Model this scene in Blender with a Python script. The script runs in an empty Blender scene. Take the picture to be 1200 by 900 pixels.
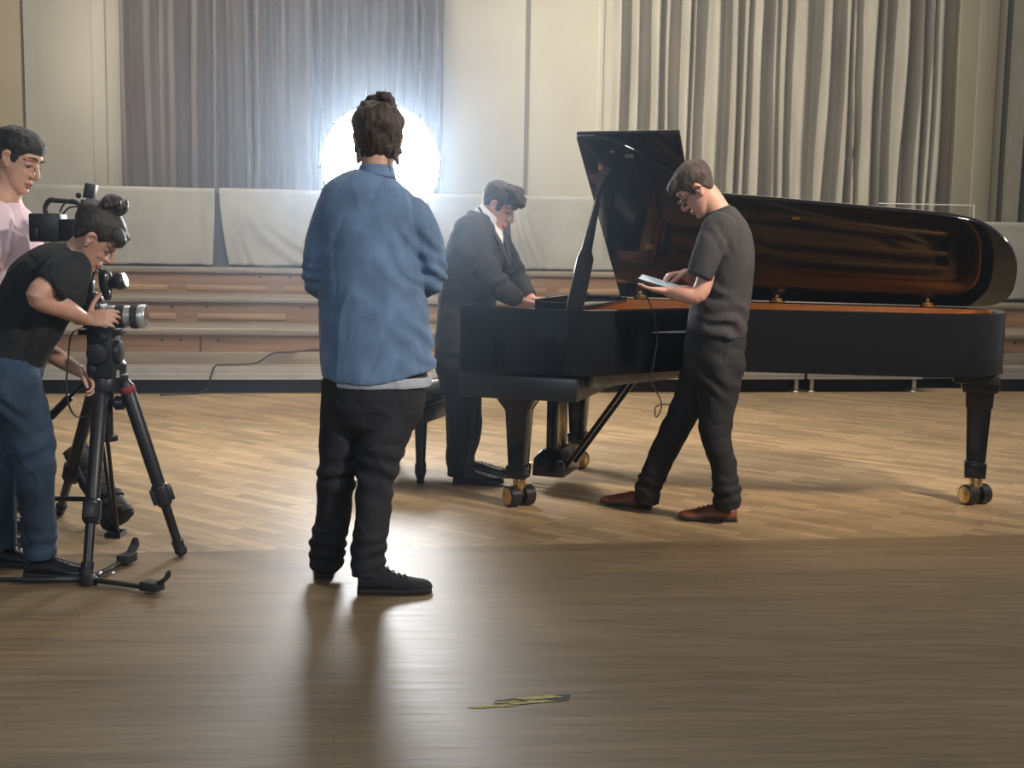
import bpy, bmesh, math, random
from math import sin, cos, pi, radians as R, exp, atan, sqrt
from mathutils import Vector as V, Matrix, noise, Quaternion
random.seed(7)
SC = bpy.context.scene
COL = SC.collection

# ------------------------------------------------------------------ camera, world, lights
F, HC, YH, ROLL = 1436.0, 1.33, 285.5, 0.0155
PITCH = atan((450 - YH) / F)
cam = bpy.data.objects.new('camera', bpy.data.cameras.new('camera')); COL.objects.link(cam); SC.camera = cam
cam.data.sensor_width = 36.0; cam.data.lens = F / 1200 * 36.0; cam.data.clip_end = 100
fwd = V((0, cos(PITCH), -sin(PITCH))); r0 = V((1, 0, 0)); u0 = V((0, sin(PITCH), cos(PITCH)))
cx = r0 * cos(ROLL) + u0 * sin(ROLL); cy = -r0 * sin(ROLL) + u0 * cos(ROLL)
M = Matrix((cx, cy, -fwd)).transposed().to_4x4(); M.translation = V((0, 0, HC)); cam.matrix_world = M

SC.view_settings.view_transform = 'Standard'; SC.view_settings.look = 'None'
SC.view_settings.gamma = 1.0; SC.view_settings.use_curve_mapping = False
SC.view_settings.exposure = 0.0
SC.cycles.use_denoising = True
SC.cycles.sample_clamp_indirect = 6.0
SC.cycles.volume_step_rate = 1.0
SC.cycles.max_bounces = 6

wd = bpy.data.worlds.new('world'); SC.world = wd; wd.use_nodes = True
wd.node_tree.nodes['Background'].inputs[0].default_value = (0.93, 0.96, 1.0, 1)
WORLD = 0.13
wd.node_tree.nodes['Background'].inputs[1].default_value = WORLD

SOFT_E = 66.0          # strength of the round softbox cloth
def area(name, loc, target, size, power, color, size_y=None):
    l = bpy.data.lights.new(name, 'AREA'); l.energy = power; l.color = color; l.size = size
    if size_y: l.shape = 'RECTANGLE'; l.size_y = size_y
    o = bpy.data.objects.new(name, l); COL.objects.link(o); o.location = loc
    o.rotation_euler = (V(target) - V(loc)).to_track_quat('-Z', 'Y').to_euler(); return o
def spot(name, loc, target, power, color, ang=60, rad=.15, blend=.5):
    l = bpy.data.lights.new(name, 'SPOT'); l.energy = power; l.color = color; l.spot_size = R(ang); l.spot_blend = blend; l.shadow_soft_size = rad
    o = bpy.data.objects.new(name, l); COL.objects.link(o); o.location = loc
    o.rotation_euler = (V(target) - V(loc)).to_track_quat('-Z', 'Y').to_euler(); return o
area('hall_ceiling_lights', (-.6, 9.0, 6.2), (-.6, 11.8, 0), 8.5, 600, (1.0, .94, .85), 2.5)
spot('stage_lamp', (8.2, 9.3, 3.1), (1.5, 6.5, .5), 700, (1.0, .90, .76), 70, .2)
spot('hall_lamp_front', (5.5, .5, 4.6), (-1.9, 5.0, 1.3), 1900, (1.0, .92, .84), 30, .3, .7)
spot('curtain_lamp', (-3.4, 10.2, 5.6), (4.9, 15.4, 2.8), 2100, (1.0, .97, .88), 62, .2, .8)
spot('piano_fill', (4.6, 2.2, 5.2), (1.35, 6.7, 1.0), 3600, (1.0, .86, .70), 36, .45, 1.0)  # added warm spot, brightens the piano interior and the tablet man's neck
spot('wall_lamp', (-7.2, 11.6, 4.6), (-1.4, 14.7, 2.6), 560, (1.0, .93, .80), 62, .12, .8)
area('cool_fill_behind', (-1.5, -4.0, 4.2), (-.5, 4.6, 1.2), 4.0, 170, (.72, .86, 1.0), 2.0)  # unseen cool fill added behind the camera to light the denim back

def haze():
    me = bpy.data.meshes.new('haze'); bm = bmesh.new(); bmesh.ops.create_cube(bm, size=1); bm.to_mesh(me); bm.free()
    o = bpy.data.objects.new('haze', me); COL.objects.link(o); o.scale = (15, 9.4, 6.2); o.rotation_euler.z = R(8.36); o.location = (.6, 8.15, 3.2); o['kind'] = 'stuff'; o['label'] = 'faint haze in the hall air, standing in for lens glow around the softbox'; o['category'] = 'haze'
    m = bpy.data.materials.new('haze'); m.use_nodes = True; nt = m.node_tree; nt.nodes.clear()
    out = nt.nodes.new('ShaderNodeOutputMaterial'); vs = nt.nodes.new('ShaderNodeVolumeScatter'); vs.inputs['Color'].default_value = (.62, .79, 1, 1); vs.inputs['Density'].default_value = HAZE; vs.inputs['Anisotropy'].default_value = .85
    nt.links.new(vs.outputs[0], out.inputs['Volume']); me.materials.append(m)
HAZE = .018  # density of the blue scatter volume that imitates lens glow around the softbox
haze()

# ------------------------------------------------------------------ helpers
def pt(px, py, y):
    """world point seen at a spot of the photograph, at distance y from the camera"""
    c, s = cos(ROLL), sin(ROLL); dx, dy = px - 600, py - 450
    u = dx * c + dy * s; v = -dx * s + dy * c
    cp, sp = cos(PITCH), sin(PITCH)
    r = V((u, F * cp - v * sp, -v * cp - F * sp)); t = y / r.y
    return V((0, 0, HC)) + r * t

def mat(name, col, rough=.6, metal=0.0, spec=.5, var=0.0, scale=8.0, bump=0.0, bscale=None, stretch=(1, 1, 1), coat=0.0, emit=None, sheen=0.0):
    m = bpy.data.materials.new(name); m.use_nodes = True
    nt = m.node_tree; b = nt.nodes['Principled BSDF']
    b.inputs['Base Color'].default_value = (*col, 1); b.inputs['Roughness'].default_value = rough
    b.inputs['Metallic'].default_value = metal; b.inputs['Specular IOR Level'].default_value = spec
    b.inputs['Coat Weight'].default_value = coat; b.inputs['Coat Roughness'].default_value = .04
    b.inputs['Sheen Weight'].default_value = sheen
    if emit: b.inputs['Emission Color'].default_value = (*emit[0], 1); b.inputs['Emission Strength'].default_value = emit[1]
    if var or bump:
        tc = nt.nodes.new('ShaderNodeTexCoord'); mp = nt.nodes.new('ShaderNodeMapping'); mp.inputs['Scale'].default_value = stretch
        nt.links.new(tc.outputs['Object'], mp.inputs[0])
        nz = nt.nodes.new('ShaderNodeTexNoise'); nz.inputs['Scale'].default_value = scale; nz.inputs['Detail'].default_value = 6
        nt.links.new(mp.outputs[0], nz.inputs[0])
        if var:
            rp = nt.nodes.new('ShaderNodeValToRGB')
            rp.color_ramp.elements[0].position = .3; rp.color_ramp.elements[1].position = .7
            rp.color_ramp.elements[0].color = (*[c * (1 - var) for c in col], 1); rp.color_ramp.elements[1].color = (*[min(1, c * (1 + var)) for c in col], 1)
            nt.links.new(nz.outputs['Fac'], rp.inputs[0]); nt.links.new(rp.outputs[0], b.inputs['Base Color'])
        if bump:
            n2 = nt.nodes.new('ShaderNodeTexNoise'); n2.inputs['Scale'].default_value = bscale or scale; n2.inputs['Detail'].default_value = 5
            nt.links.new(mp.outputs[0], n2.inputs[0])
            bp = nt.nodes.new('ShaderNodeBump'); bp.inputs['Strength'].default_value = bump; bp.inputs['Distance'].default_value = .01
            nt.links.new(n2.outputs['Fac'], bp.inputs['Height']); nt.links.new(bp.outputs[0], b.inputs['Normal'])
    return m

def empty(name, loc, label, cat, group=None, rz=0):
    o = bpy.data.objects.new(name, None); COL.objects.link(o); o.location = loc; o.rotation_euler.z = rz
    o.empty_display_size = .1; tag(o, label, cat, group); return o
def tag(o, label=None, cat=None, group=None, kind=None):
    if label: o['label'] = label
    if cat: o['category'] = cat
    if group: o['group'] = group
    if kind: o['kind'] = kind
    return o

class MB:
    """collects shapes in world space; build() links them as one mesh object"""
    def __init__(s): s.v = []; s.f = []
    def add(s, vs, fs):
        n = len(s.v); s.v += [V(p) for p in vs]; s.f += [tuple(i + n for i in f) for f in fs]; return s
    def box(s, c, size, ax=None):
        c = V(c); X, Y, Z = ax or (V((1, 0, 0)), V((0, 1, 0)), V((0, 0, 1)))
        X = V(X); Y = V(Y); Z = V(Z)
        h = [d / 2 for d in size]; vs = [c + X * a * h[0] + Y * b * h[1] + Z * d * h[2] for a in (-1, 1) for b in (-1, 1) for d in (-1, 1)]
        return s.add(vs, [(0, 1, 3, 2), (4, 6, 7, 5), (0, 4, 5, 1), (2, 3, 7, 6), (0, 2, 6, 4), (1, 5, 7, 3)])
    def bar(s, p0, p1, w, h, up=(0, 0, 1), w1=None, h1=None):
        p0 = V(p0); p1 = V(p1); t = (p1 - p0).normalized(); a = t.cross(V(up))
        if a.length < 1e-4: a = t.cross(V((0, 1, 0)))
        a.normalize(); b = a.cross(t); w1 = w if w1 is None else w1; h1 = h if h1 is None else h1
        vs = [p + a * i * ww / 2 + b * j * hh / 2 for p, ww, hh in ((p0, w, h), (p1, w1, h1)) for i, j in ((-1, -1), (1, -1), (1, 1), (-1, 1))]
        return s.add(vs, [(0, 1, 2, 3), (7, 6, 5, 4), (0, 4, 5, 1), (1, 5, 6, 2), (2, 6, 7, 3), (3, 7, 4, 0)])
    def rings(s, rings, closed=True, caps=True):
        n = len(rings[0]); vs = [p for r in rings for p in r]; fs = []
        for k in range(len(rings) - 1):
            for i in range(n if closed else n - 1):
                j = (i + 1) % n; fs.append((k * n + i, k * n + j, (k + 1) * n + j, (k + 1) * n + i))
        if caps and closed: fs += [tuple(reversed(range(n))), tuple(range((len(rings) - 1) * n, len(rings) * n))]
        return s.add(vs, fs)
    def cyl(s, p0, p1, r0, r1=None, n=20):
        return s.lathe(p0, p1, [(0, r0), (1, r0 if r1 is None else r1)], n)
    def lathe(s, p0, p1, prof, n=24):
        p0 = V(p0); p1 = V(p1); t = (p1 - p0); T = t.normalized(); a = T.orthogonal().normalized(); b = T.cross(a)
        return s.rings([[p0 + t * k + (a * cos(2 * pi * i / n) + b * sin(2 * pi * i / n)) * max(r, 1e-4) for i in range(n)] for k, r in prof])
    def ell(s, c, rad, ax=None, n=20, m=12):
        c = V(c); X, Y, Z = ax or (V((1, 0, 0)), V((0, 1, 0)), V((0, 0, 1)))
        rs = []
        for j in range(m + 1):
            th = -pi / 2 + pi * j / m; cc = max(cos(th), .02)
            rs.append([c + X * rad[0] * cc * cos(2 * pi * i / n) + Y * rad[1] * cc * sin(2 * pi * i / n) + Z * rad[2] * sin(th) for i in range(n)])
        return s.rings(rs)
    def tube(s, pts, r, n=8, sub=4):
        P = smooth_path(pts, sub) if sub > 1 else [V(p) for p in pts]
        a = None; rs = []
        for i, p in enumerate(P):
            t = (P[min(i + 1, len(P) - 1)] - P[max(i - 1, 0)]).normalized()
            a = t.orthogonal() if a is None else a - t * a.dot(t)
            a.normalize(); b = t.cross(a); rr = r if not callable(r) else r(i / (len(P) - 1))
            rs.append([p + (a * cos(2 * pi * k / n) + b * sin(2 * pi * k / n)) * rr for k in range(n)])
        return s.rings(rs)
    def prism(s, outline, z0, z1, fr=None):
        """outline of (x,y); fr maps (x,y,z) to a world point"""
        fr = fr or (lambda x, y, z: V((x, y, z)))
        return s.rings([[fr(x, y, z0) for x, y in outline], [fr(x, y, z1) for x, y in outline]])
    def grid(s, fn, nu, nv):
        vs = [fn(i / nu, j / nv) for i in range(nu + 1) for j in range(nv + 1)]
        return s.add(vs, [(i * (nv + 1) + j, (i + 1) * (nv + 1) + j, (i + 1) * (nv + 1) + j + 1, i * (nv + 1) + j + 1) for i in range(nu) for j in range(nv)])
    def limb(s, pts, rad, hint=(0, 1, 0), n=24, sub=6, caps='round'):
        """tapered limb: rad entries r or (ra, rb); ra lies along the hint axis"""
        P = smooth_path(pts, sub); rr = [(r, r) if not isinstance(r, (tuple, list)) else r for r in rad]
        q = [V((a, b, 0)) for a, b in rr]; Q = smooth_path(q, sub)
        rs = []; h = V(hint)
        def ring(p, t, ra, rb):
            a = h - t * h.dot(t)
            if a.length < 1e-3: a = t.orthogonal()
            a.normalize(); b = t.cross(a)
            return [p + a * ra * cos(2 * pi * k / n) + b * rb * sin(2 * pi * k / n) for k in range(n)]
        N = len(P)
        for i, p in enumerate(P):
            t = (P[min(i + 1, N - 1)] - P[max(i - 1, 0)]).normalized(); ra, rb = max(Q[i].x, .002), max(Q[i].y, .002)
            if i == 0 and caps in ('round', 'start'):
                for e in (.98, .8, .5): rs.append(ring(p - t * min(ra, rb) * e, t, ra * sqrt(1 - e * e), rb * sqrt(1 - e * e)))
            rs.append(ring(p, t, ra, rb))
            if i == N - 1 and caps in ('round', 'end'):
                for e in (.5, .8, .98): rs.append(ring(p + t * min(ra, rb) * e, t, ra * sqrt(1 - e * e), rb * sqrt(1 - e * e)))
        return s.rings(rs)
    def build(s, name, m, parent=None, smooth=False, bevel=0.0, seg=2, recenter=True):
        me = bpy.data.meshes.new(name); loc = V((0, 0, 0))
        if parent is None and recenter and s.v:
            loc = V((sum(p.x for p in s.v) / len(s.v), sum(p.y for p in s.v) / len(s.v), min(p.z for p in s.v)))
        off = loc if parent is None else world_loc(parent)
        me.from_pydata([p - off for p in s.v], [], s.f); me.update()
        o = bpy.data.objects.new(name, me); COL.objects.link(o)
        if parent is None: o.location = loc
        else: o.parent = parent
        bm = bmesh.new(); bm.from_mesh(me); bmesh.ops.recalc_face_normals(bm, faces=bm.faces)
        if bevel: bmesh.ops.bevel(bm, geom=[e for e in bm.edges if e.is_manifold and e.calc_face_angle(0) > .5], offset=bevel, segments=seg, affect='EDGES', profile=.5, clamp_overlap=True)
        bm.to_mesh(me); bm.free()
        for mm in (m if isinstance(m, (list, tuple)) else [m]): me.materials.append(mm)
        if smooth or bevel:
            for p in me.polygons: p.use_smooth = True
            if bevel or smooth == 'auto':
                try: me.set_sharp_from_angle(angle=R(35))
                except Exception: pass
        return o
    def remesh(s, name, m, parent=None, voxel=.006, smooth=3, disp=None, keep=None, fac=.5):
        """fuses everything collected into one continuous skin"""
        me = bpy.data.meshes.new(name + '_raw'); me.from_pydata(s.v, [], s.f)
        bm = bmesh.new(); bm.from_mesh(me); bmesh.ops.recalc_face_normals(bm, faces=bm.faces); bm.to_mesh(me); bm.free()
        o = bpy.data.objects.new(name + '_raw', me); COL.objects.link(o)
        md = o.modifiers.new('r', 'REMESH'); md.mode = 'VOXEL'; md.voxel_size = voxel
        if smooth: sm = o.modifiers.new('s', 'SMOOTH'); sm.iterations = smooth; sm.factor = fac
        dg = bpy.context.evaluated_depsgraph_get(); dg.update()
        ev = o.evaluated_get(dg); out = bpy.data.meshes.new_from_object(ev)
        bpy.data.objects.remove(o); bpy.data.meshes.remove(me)
        out.name = name
        if disp:
            nrm = [v.normal.copy() for v in out.vertices]; cos_ = [v.co.copy() for v in out.vertices]
            for v, nn, c in zip(out.vertices, nrm, cos_): v.co = disp(c, nn)
        if keep:
            bm = bmesh.new(); bm.from_mesh(out)
            dead = [v for v in bm.verts if not keep(v.co)]
            bmesh.ops.delete(bm, geom=dead, context='VERTS'); bm.to_mesh(out); bm.free()
        off = world_loc(parent) if parent else V((0, 0, 0))
        out.transform(Matrix.Translation(-off))
        out.materials.clear(); out.materials.append(m)
        for p in out.polygons: p.use_smooth = True
        r = bpy.data.objects.new(name, out); COL.objects.link(r)
        if parent: r.parent = parent
        return r

def world_loc(o):
    l = o.location.copy()
    while o.parent: o = o.parent; l += o.location
    return l
def smooth_path(pts, sub=4):
    P = [V(p) for p in pts]
    if len(P) < 3: return [P[0].lerp(P[-1], i / sub) for i in range(sub + 1)]
    out = []
    for i in range(len(P) - 1):
        a = P[i - 1] if i else P[0] * 2 - P[1]; b = P[i]; c = P[i + 1]; d = P[i + 2] if i + 2 < len(P) else P[-1] * 2 - P[-2]
        for k in range(sub):
            t = k / sub
            out.append(.5 * ((2 * b) + (c - a) * t + (2 * a - 5 * b + 4 * c - d) * t * t + (3 * b - a - 3 * c + d) * t ** 3))
    out.append(P[-1]); return out

# ------------------------------------------------------------------ stage frame
SA = V((-3.352, 10.385, 0)); ang = R(8.36); SS = V((cos(ang), sin(ang), 0)); SN = V((-sin(ang), cos(ang), 0))
UP = V((0, 0, 1))
def sf(s, k, z): return SA + SS * s + SN * k + UP * z
SAX = (SS, SN, UP)
def sbox(mb, s0, s1, k0, k1, z0, z1): return mb.box(sf((s0 + s1) / 2, (k0 + k1) / 2, (z0 + z1) / 2), (s1 - s0, k1 - k0, z1 - z0), SAX)

# ------------------------------------------------------------------ materials
def floor_mat(name, base, dark, rot, bw, bh, offs, rough, grain, ca, cb, mort):
    m = bpy.data.materials.new(name); m.use_nodes = True; nt = m.node_tree; N = nt.nodes; K = nt.links; b = N['Principled BSDF']
    tc = N.new('ShaderNodeTexCoord'); mp = N.new('ShaderNodeMapping'); mp.inputs['Rotation'].default_value = (0, 0, -rot); K.new(tc.outputs['Object'], mp.inputs[0])
    br = N.new('ShaderNodeTexBrick'); K.new(mp.outputs[0], br.inputs[0])
    br.inputs['Scale'].default_value = 1.0; br.inputs['Brick Width'].default_value = bw; br.inputs['Row Height'].default_value = bh
    br.inputs['Mortar Size'].default_value = mort; br.inputs['Mortar Smooth'].default_value = .4; br.inputs['Bias'].default_value = 0.0; br.offset = offs
    br.inputs['Color1'].default_value = (*[c * ca for c in base], 1); br.inputs['Color2'].default_value = (*[min(1, c * cb) for c in base], 1); br.inputs['Mortar'].default_value = (*dark, 1)
    m2 = N.new('ShaderNodeMapping'); m2.inputs['Rotation'].default_value = (0, 0, -rot); m2.inputs['Scale'].default_value = (1.2, 22, 1); K.new(tc.outputs['Object'], m2.inputs[0])
    nz = N.new('ShaderNodeTexNoise'); nz.inputs['Scale'].default_value = 1.6; nz.inputs['Detail'].default_value = 8; nz.inputs['Roughness'].default_value = .65; K.new(m2.outputs[0], nz.inputs[0])
    rp = N.new('ShaderNodeValToRGB'); rp.color_ramp.elements[0].position = .32; rp.color_ramp.elements[1].position = .68
    rp.color_ramp.elements[0].color = (.62, .58, .52, 1); rp.color_ramp.elements[1].color = (1.12, 1.1, 1.06, 1); K.new(nz.outputs['Fac'], rp.inputs[0])
    mx = N.new('ShaderNodeMix'); mx.data_type = 'RGBA'; mx.blend_type = 'MULTIPLY'; mx.inputs[0].default_value = grain; K.new(br.outputs['Color'], mx.inputs[6]); K.new(rp.outputs[0], mx.inputs[7])
    n3 = N.new('ShaderNodeTexNoise'); n3.inputs['Scale'].default_value = .9; n3.inputs['Detail'].default_value = 4; K.new(tc.outputs['Object'], n3.inputs[0])
    rp3 = N.new('ShaderNodeValToRGB'); rp3.color_ramp.elements[0].position = .3; rp3.color_ramp.elements[1].position = .75
    rp3.color_ramp.elements[0].color = (.85, .83, .8, 1); rp3.color_ramp.elements[1].color = (1.05, 1.05, 1.05, 1); K.new(n3.outputs['Fac'], rp3.inputs[0])
    mx2 = N.new('ShaderNodeMix'); mx2.data_type = 'RGBA'; mx2.blend_type = 'MULTIPLY'; mx2.inputs[0].default_value = 1.0; K.new(mx.outputs[2], mx2.inputs[6]); K.new(rp3.outputs[0], mx2.inputs[7])
    K.new(mx2.outputs[2], b.inputs['Base Color'])
    mr = N.new('ShaderNodeMapRange'); mr.inputs['To Min'].default_value = rough - .07; mr.inputs['To Max'].default_value = rough + .12; K.new(nz.outputs['Fac'], mr.inputs[0]); K.new(mr.outputs[0], b.inputs['Roughness'])
    bp = N.new('ShaderNodeBump'); bp.inputs['Strength'].default_value = .25; bp.inputs['Distance'].default_value = .004; K.new(nz.outputs['Fac'], bp.inputs['Height'])
    bp2 = N.new('ShaderNodeBump'); bp2.inputs['Strength'].default_value = .3; bp2.inputs['Distance'].default_value = .002; bp2.invert = True; K.new(br.outputs['Fac'], bp2.inputs['Height']); K.new(bp.outputs[0], bp2.inputs['Normal'])
    K.new(bp2.outputs[0], b.inputs['Normal']); b.inputs['Specular IOR Level'].default_value = .45
    return m
M_plank = floor_mat('old plank floor', (.225, .163, .093), (.05, .032, .018), ang, 2.4, .062, .37, .43, .8, .9, 1.08, .0010)
M_parq = floor_mat('oak parquet', (.375, .27, .155), (.10, .06, .03), R(-38), .40, .07, .5, .44, .55, .74, 1.2, .0018)
M_wall = mat('beige plaster', (.47, .44, .365), .85, var=.05, scale=1.5, bump=.05, bscale=40)
M_wallw = mat('warm beige plaster', (.46, .39, .27), .85, var=.05, scale=1.5)
M_pil = mat('olive plaster', (.30, .265, .185), .85, var=.05, scale=2)
M_seam = mat('seam brown', (.14, .11, .075), .8)
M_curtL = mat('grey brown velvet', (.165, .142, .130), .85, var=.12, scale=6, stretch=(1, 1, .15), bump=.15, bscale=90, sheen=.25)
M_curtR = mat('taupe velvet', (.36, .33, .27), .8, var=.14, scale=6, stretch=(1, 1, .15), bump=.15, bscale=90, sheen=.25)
M_curtD = mat('dark olive velvet', (.14, .13, .10), .85, var=.1, scale=6, sheen=.2)
M_cloth = mat('grey linen', (.34, .33, .29), .9, var=.07, scale=5, bump=.2, bscale=180)
M_dark = mat('black void cloth', (.018, .016, .016), .9, var=.2, scale=5)
M_wood = mat('stage oak', (.27, .16, .09), .55, var=.25, scale=3, stretch=(.35, 1, 9), bump=.06)
M_woodl = mat('stage oak light', (.36, .22, .125), .55, var=.2, scale=3, stretch=(.35, 1, 9))
M_tread = mat('stage tread grey brown', (.24, .20, .155), .6, var=.2, scale=3, stretch=(.3, 4, 6))
M_hole = mat('dark knob', (.03, .02, .015), .5)
M_alu = mat('aluminium', (.62, .62, .60), .38, .85, var=.06, scale=8)
M_blk = mat('black lacquer', (.006, .006, .007), .09, spec=.5, var=.0)
M_blks = mat('black satin', (.012, .012, .013), .35, var=.2, scale=6)
M_blkm = mat('black plastic', (.014, .014, .016), .42, var=.25, scale=12, bump=.05)
M_blkr = mat('black rubber', (.018, .018, .018), .75, var=.2, scale=15)
M_brass = mat('brass', (.62, .42, .17), .28, 1.0, var=.12, scale=14)
M_gold = mat('bronzed iron plate', (.55, .30, .10), .38, .55, var=.08, scale=6)
M_rimin = mat('orange maple rim lining', (.92, .31, .06), .4, var=.18, scale=3, stretch=(1, 1, 14))
M_sound = mat('spruce soundboard', (.50, .27, .10), .5, var=.1, scale=2, stretch=(1, 20, 1))
M_str = mat('steel string', (.55, .5, .42), .35, 1.0)
M_felt = mat('red felt', (.42, .05, .03), .9)
M_ivory = mat('white key', (.75, .73, .66), .3)
M_chrome = mat('chrome', (.7, .7, .7), .2, 1.0)
M_beam = mat('raw spruce beam', (.42, .36, .26), .7, var=.15, scale=4, stretch=(1, 6, 6))
M_skin = mat('skin', (.56, .31, .215), .5, var=.1, scale=14, bump=.04, bscale=120)
M_skin2 = mat('fair pink skin', (.62, .33, .25), .5, var=.08, scale=12, bump=.04, bscale=120)
M_lip = mat('lip', (.42, .19, .15), .75, spec=.2)
M_white = mat('eye white', (.26, .22, .20), .45)
M_hairD = mat('dark brown hair', (.030, .020, .015), .55, var=.5, scale=60, stretch=(1, 1, .3), bump=.6, bscale=140)
M_hairB = mat('brown hair', (.050, .032, .022), .62, var=.5, scale=60, stretch=(1, 1, .3), bump=.6, bscale=140)
M_hairK = mat('near black hair', (.018, .015, .013), .6, var=.5, scale=60, bump=.6, bscale=140)
M_denim = mat('blue denim shirt', (.125, .205, .33), .85, var=.25, scale=9, bump=.3, bscale=260, sheen=.15)
M_jeansK = mat('black jeans', (.020, .021, .026), .85, var=.3, scale=9, bump=.25, bscale=240)
M_jeansB = mat('blue jeans', (.026, .052, .09), .85, var=.6, scale=4, bump=.3, bscale=240)
M_teeG = mat('charcoal t-shirt', (.038, .036, .039), .9, var=.12, scale=9, bump=.15, bscale=260)
M_teeK = mat('black t-shirt', (.014, .015, .017), .9, var=.2, scale=9, bump=.15, bscale=260)
M_teeP = mat('pale pink t-shirt', (.84, .64, .71), .9, var=.04, scale=6, bump=.12, bscale=260)
M_jack = mat('dark suit wool', (.022, .022, .028), .85, var=.2, scale=12, bump=.15, bscale=260)
M_suit = mat('black trousers', (.011, .011, .013), .85, var=.2, scale=12, bump=.15, bscale=200)
M_shirtW = mat('white shirt', (.78, .78, .80), .8, var=.03, scale=9)
M_shoeK = mat('black leather shoe', (.012, .012, .013), .3, var=.2, scale=18, bump=.08)
M_shoeB = mat('brown leather shoe', (.16, .05, .025), .3, var=.3, scale=12, bump=.06)
M_shoeC = mat('black canvas shoe', (.016, .017, .02), .8, var=.2, scale=18, bump=.15)
M_sole = mat('dark sole', (.02, .018, .017), .6)
M_lace = mat('pale lace', (.5, .48, .44), .8)
M_diff = mat('softbox cloth', (.9, .9, .9), .8, emit=((.93, .96, 1.0), SOFT_E))
M_scr = mat('tablet glass', (.45, .50, .55), .25, emit=((.62, .78, .9), .35))
M_silver = mat('silver lens barrel', (.55, .55, .53), .35, .6, var=.05)
M_glassd = mat('dark lens glass', (.01, .012, .02), .05, coat=1.0)
M_red = mat('red webbing', (.20, .025, .03), .8, var=.2)
M_bag = mat('dark grey nylon', (.035, .033, .034), .65, var=.3, scale=10, bump=.2, bscale=60)
M_yel = mat('worn yellow tape', (.46, .37, .10), .75, var=.3, scale=40)
M_tblk = mat('worn black tape', (.03, .028, .03), .75, var=.4, scale=40)
M_green = mat('green level bubble', (.4, .48, .2), .4)
mg = bpy.data.materials.new('clear acrylic'); mg.use_nodes = True; bb = mg.node_tree.nodes['Principled BSDF']
bb.inputs['Transmission Weight'].default_value = 1.0; bb.inputs['Roughness'].default_value = .08; bb.inputs['IOR'].default_value = 1.3; bb.inputs['Base Color'].default_value = (.93, .93, .88, 1)
M_acr = mg
M_edge = mat('polished acrylic edge', (.75, .74, .68), .3)

# ------------------------------------------------------------------ setting
def struct(name, mb, m, label=None, bevel=0.0, smooth=False):
    o = mb.build(name, m, None, smooth, bevel); o['kind'] = 'structure'
    if label: o['label'] = label; 
    return o
KJ = -5.495   # joint between planks and parquet
mb = MB(); mb.add([sf(-12, -13, 0), sf(14, -13, 0), sf(14, KJ, 0), sf(-12, KJ, 0)], [(0, 1, 2, 3)]); o = mb.build('floor', M_plank, recenter=False); o['kind'] = 'structure'; o['label'] = 'old brown plank floor in the front half of the hall'
mb = MB(); mb.add([sf(-12, KJ, 0), sf(14, KJ, 0), sf(14, 4.6, 0), sf(-12, 4.6, 0)], [(0, 1, 2, 3)]); o = mb.build('floor', M_parq, recenter=False); o['kind'] = 'structure'; o['label'] = 'lighter oak parquet floor under the piano'

KW = 4.3
mb = MB(); sbox(mb, -1.70, 10.2, KW, KW + .2, 0, 7.0); struct('wall_back', mb, M_wall, 'beige plaster wall behind the stage')
mb = MB(); sbox(mb, -7, -1.73, KW - .02, KW + .2, 0, 7.0); struct('wall_back', mb, M_wallw, 'warm beige wall panel at the far left')
mb = MB(); sbox(mb, -1.73, -1.70, KW + .02, KW + .1, 0, 7.0); struct('trim_1', mb, M_seam)
mb = MB(); sbox(mb, 4.12, 4.17, KW - .012, KW - .002, 0, 7.0); struct('trim_2', mb, mat('seam grey', (.20, .185, .16), .8))
mb = MB(); sbox(mb, -.95, -.80, KW - .02, KW - .002, 0, 7.0); struct('trim_3', mb, M_wall, bevel=.02)
mb = MB(); sbox(mb, 5.0, 5.09, KW - .07, KW - .002, 0, 7.0); struct('trim_4', mb, M_wall, bevel=.02)
mb = MB(); sbox(mb, 9.35, 9.62, KW - .10, KW - .002, 0, 7.0); struct('trim_5', mb, M_pil, bevel=.02)
mb = MB(); sbox(mb, 9.62, 10.25, KW - .22, KW - .002, 0, 7.0); sbox(mb, 9.86, 10.12, KW - .26, KW - .22, 0, 7.0); struct('trim_6', mb, M_pil, bevel=.02)
mb = MB(); sbox(mb, 10.25, 16, KW - .02, KW + .2, 0, 7.0); struct('wall_back', mb, M_pil, 'olive wall beyond the pillar')

def curtain(name, s0, s1, k, z0, z1, ridges, m, label, amp=.10, wd=.045, seed=1):
    rnd = random.Random(seed); pr = []
    allr = []
    for r in ridges: allr.append((r[0], r[1] if len(r) > 1 else wd, r[2] if len(r) > 2 else amp, rnd.uniform(-.03, .03), rnd.uniform(.6, 1.3)))
    nu = int((s1 - s0) / .012)
    def fn(u, v):
        s = s0 + (s1 - s0) * u; z = z0 + (z1 - z0) * v; d = 0; lo = 1.0 - v
        for c, w, a, dr, sk in allr:
            x = (s - c - dr * lo * 2 * sin(v * 3 + c)) / w
            if -4 < x < 4:
                # a soft fold standing forward with one steep flank
                d += 1.9 * a * exp(-(x * x) * (1.0 if x < 0 else 2.2 * sk)) * (1 + .1 * sin(z * 2 + c * 5))
        d += .018 * sin(s * 23 + sin(s * 5) * 2) + .012 * noise.noise(V((s * 6, z * .5, seed)))
        return sf(s, k - d, z)
    mb = MB(); mb.grid(fn, nu, 14)
    o = mb.build(name, m, None, True); o.modifiers.new('th', 'SOLIDIFY').thickness = .006
    tag(o, label, 'curtain', 'pleated stage curtains'); return o
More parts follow.
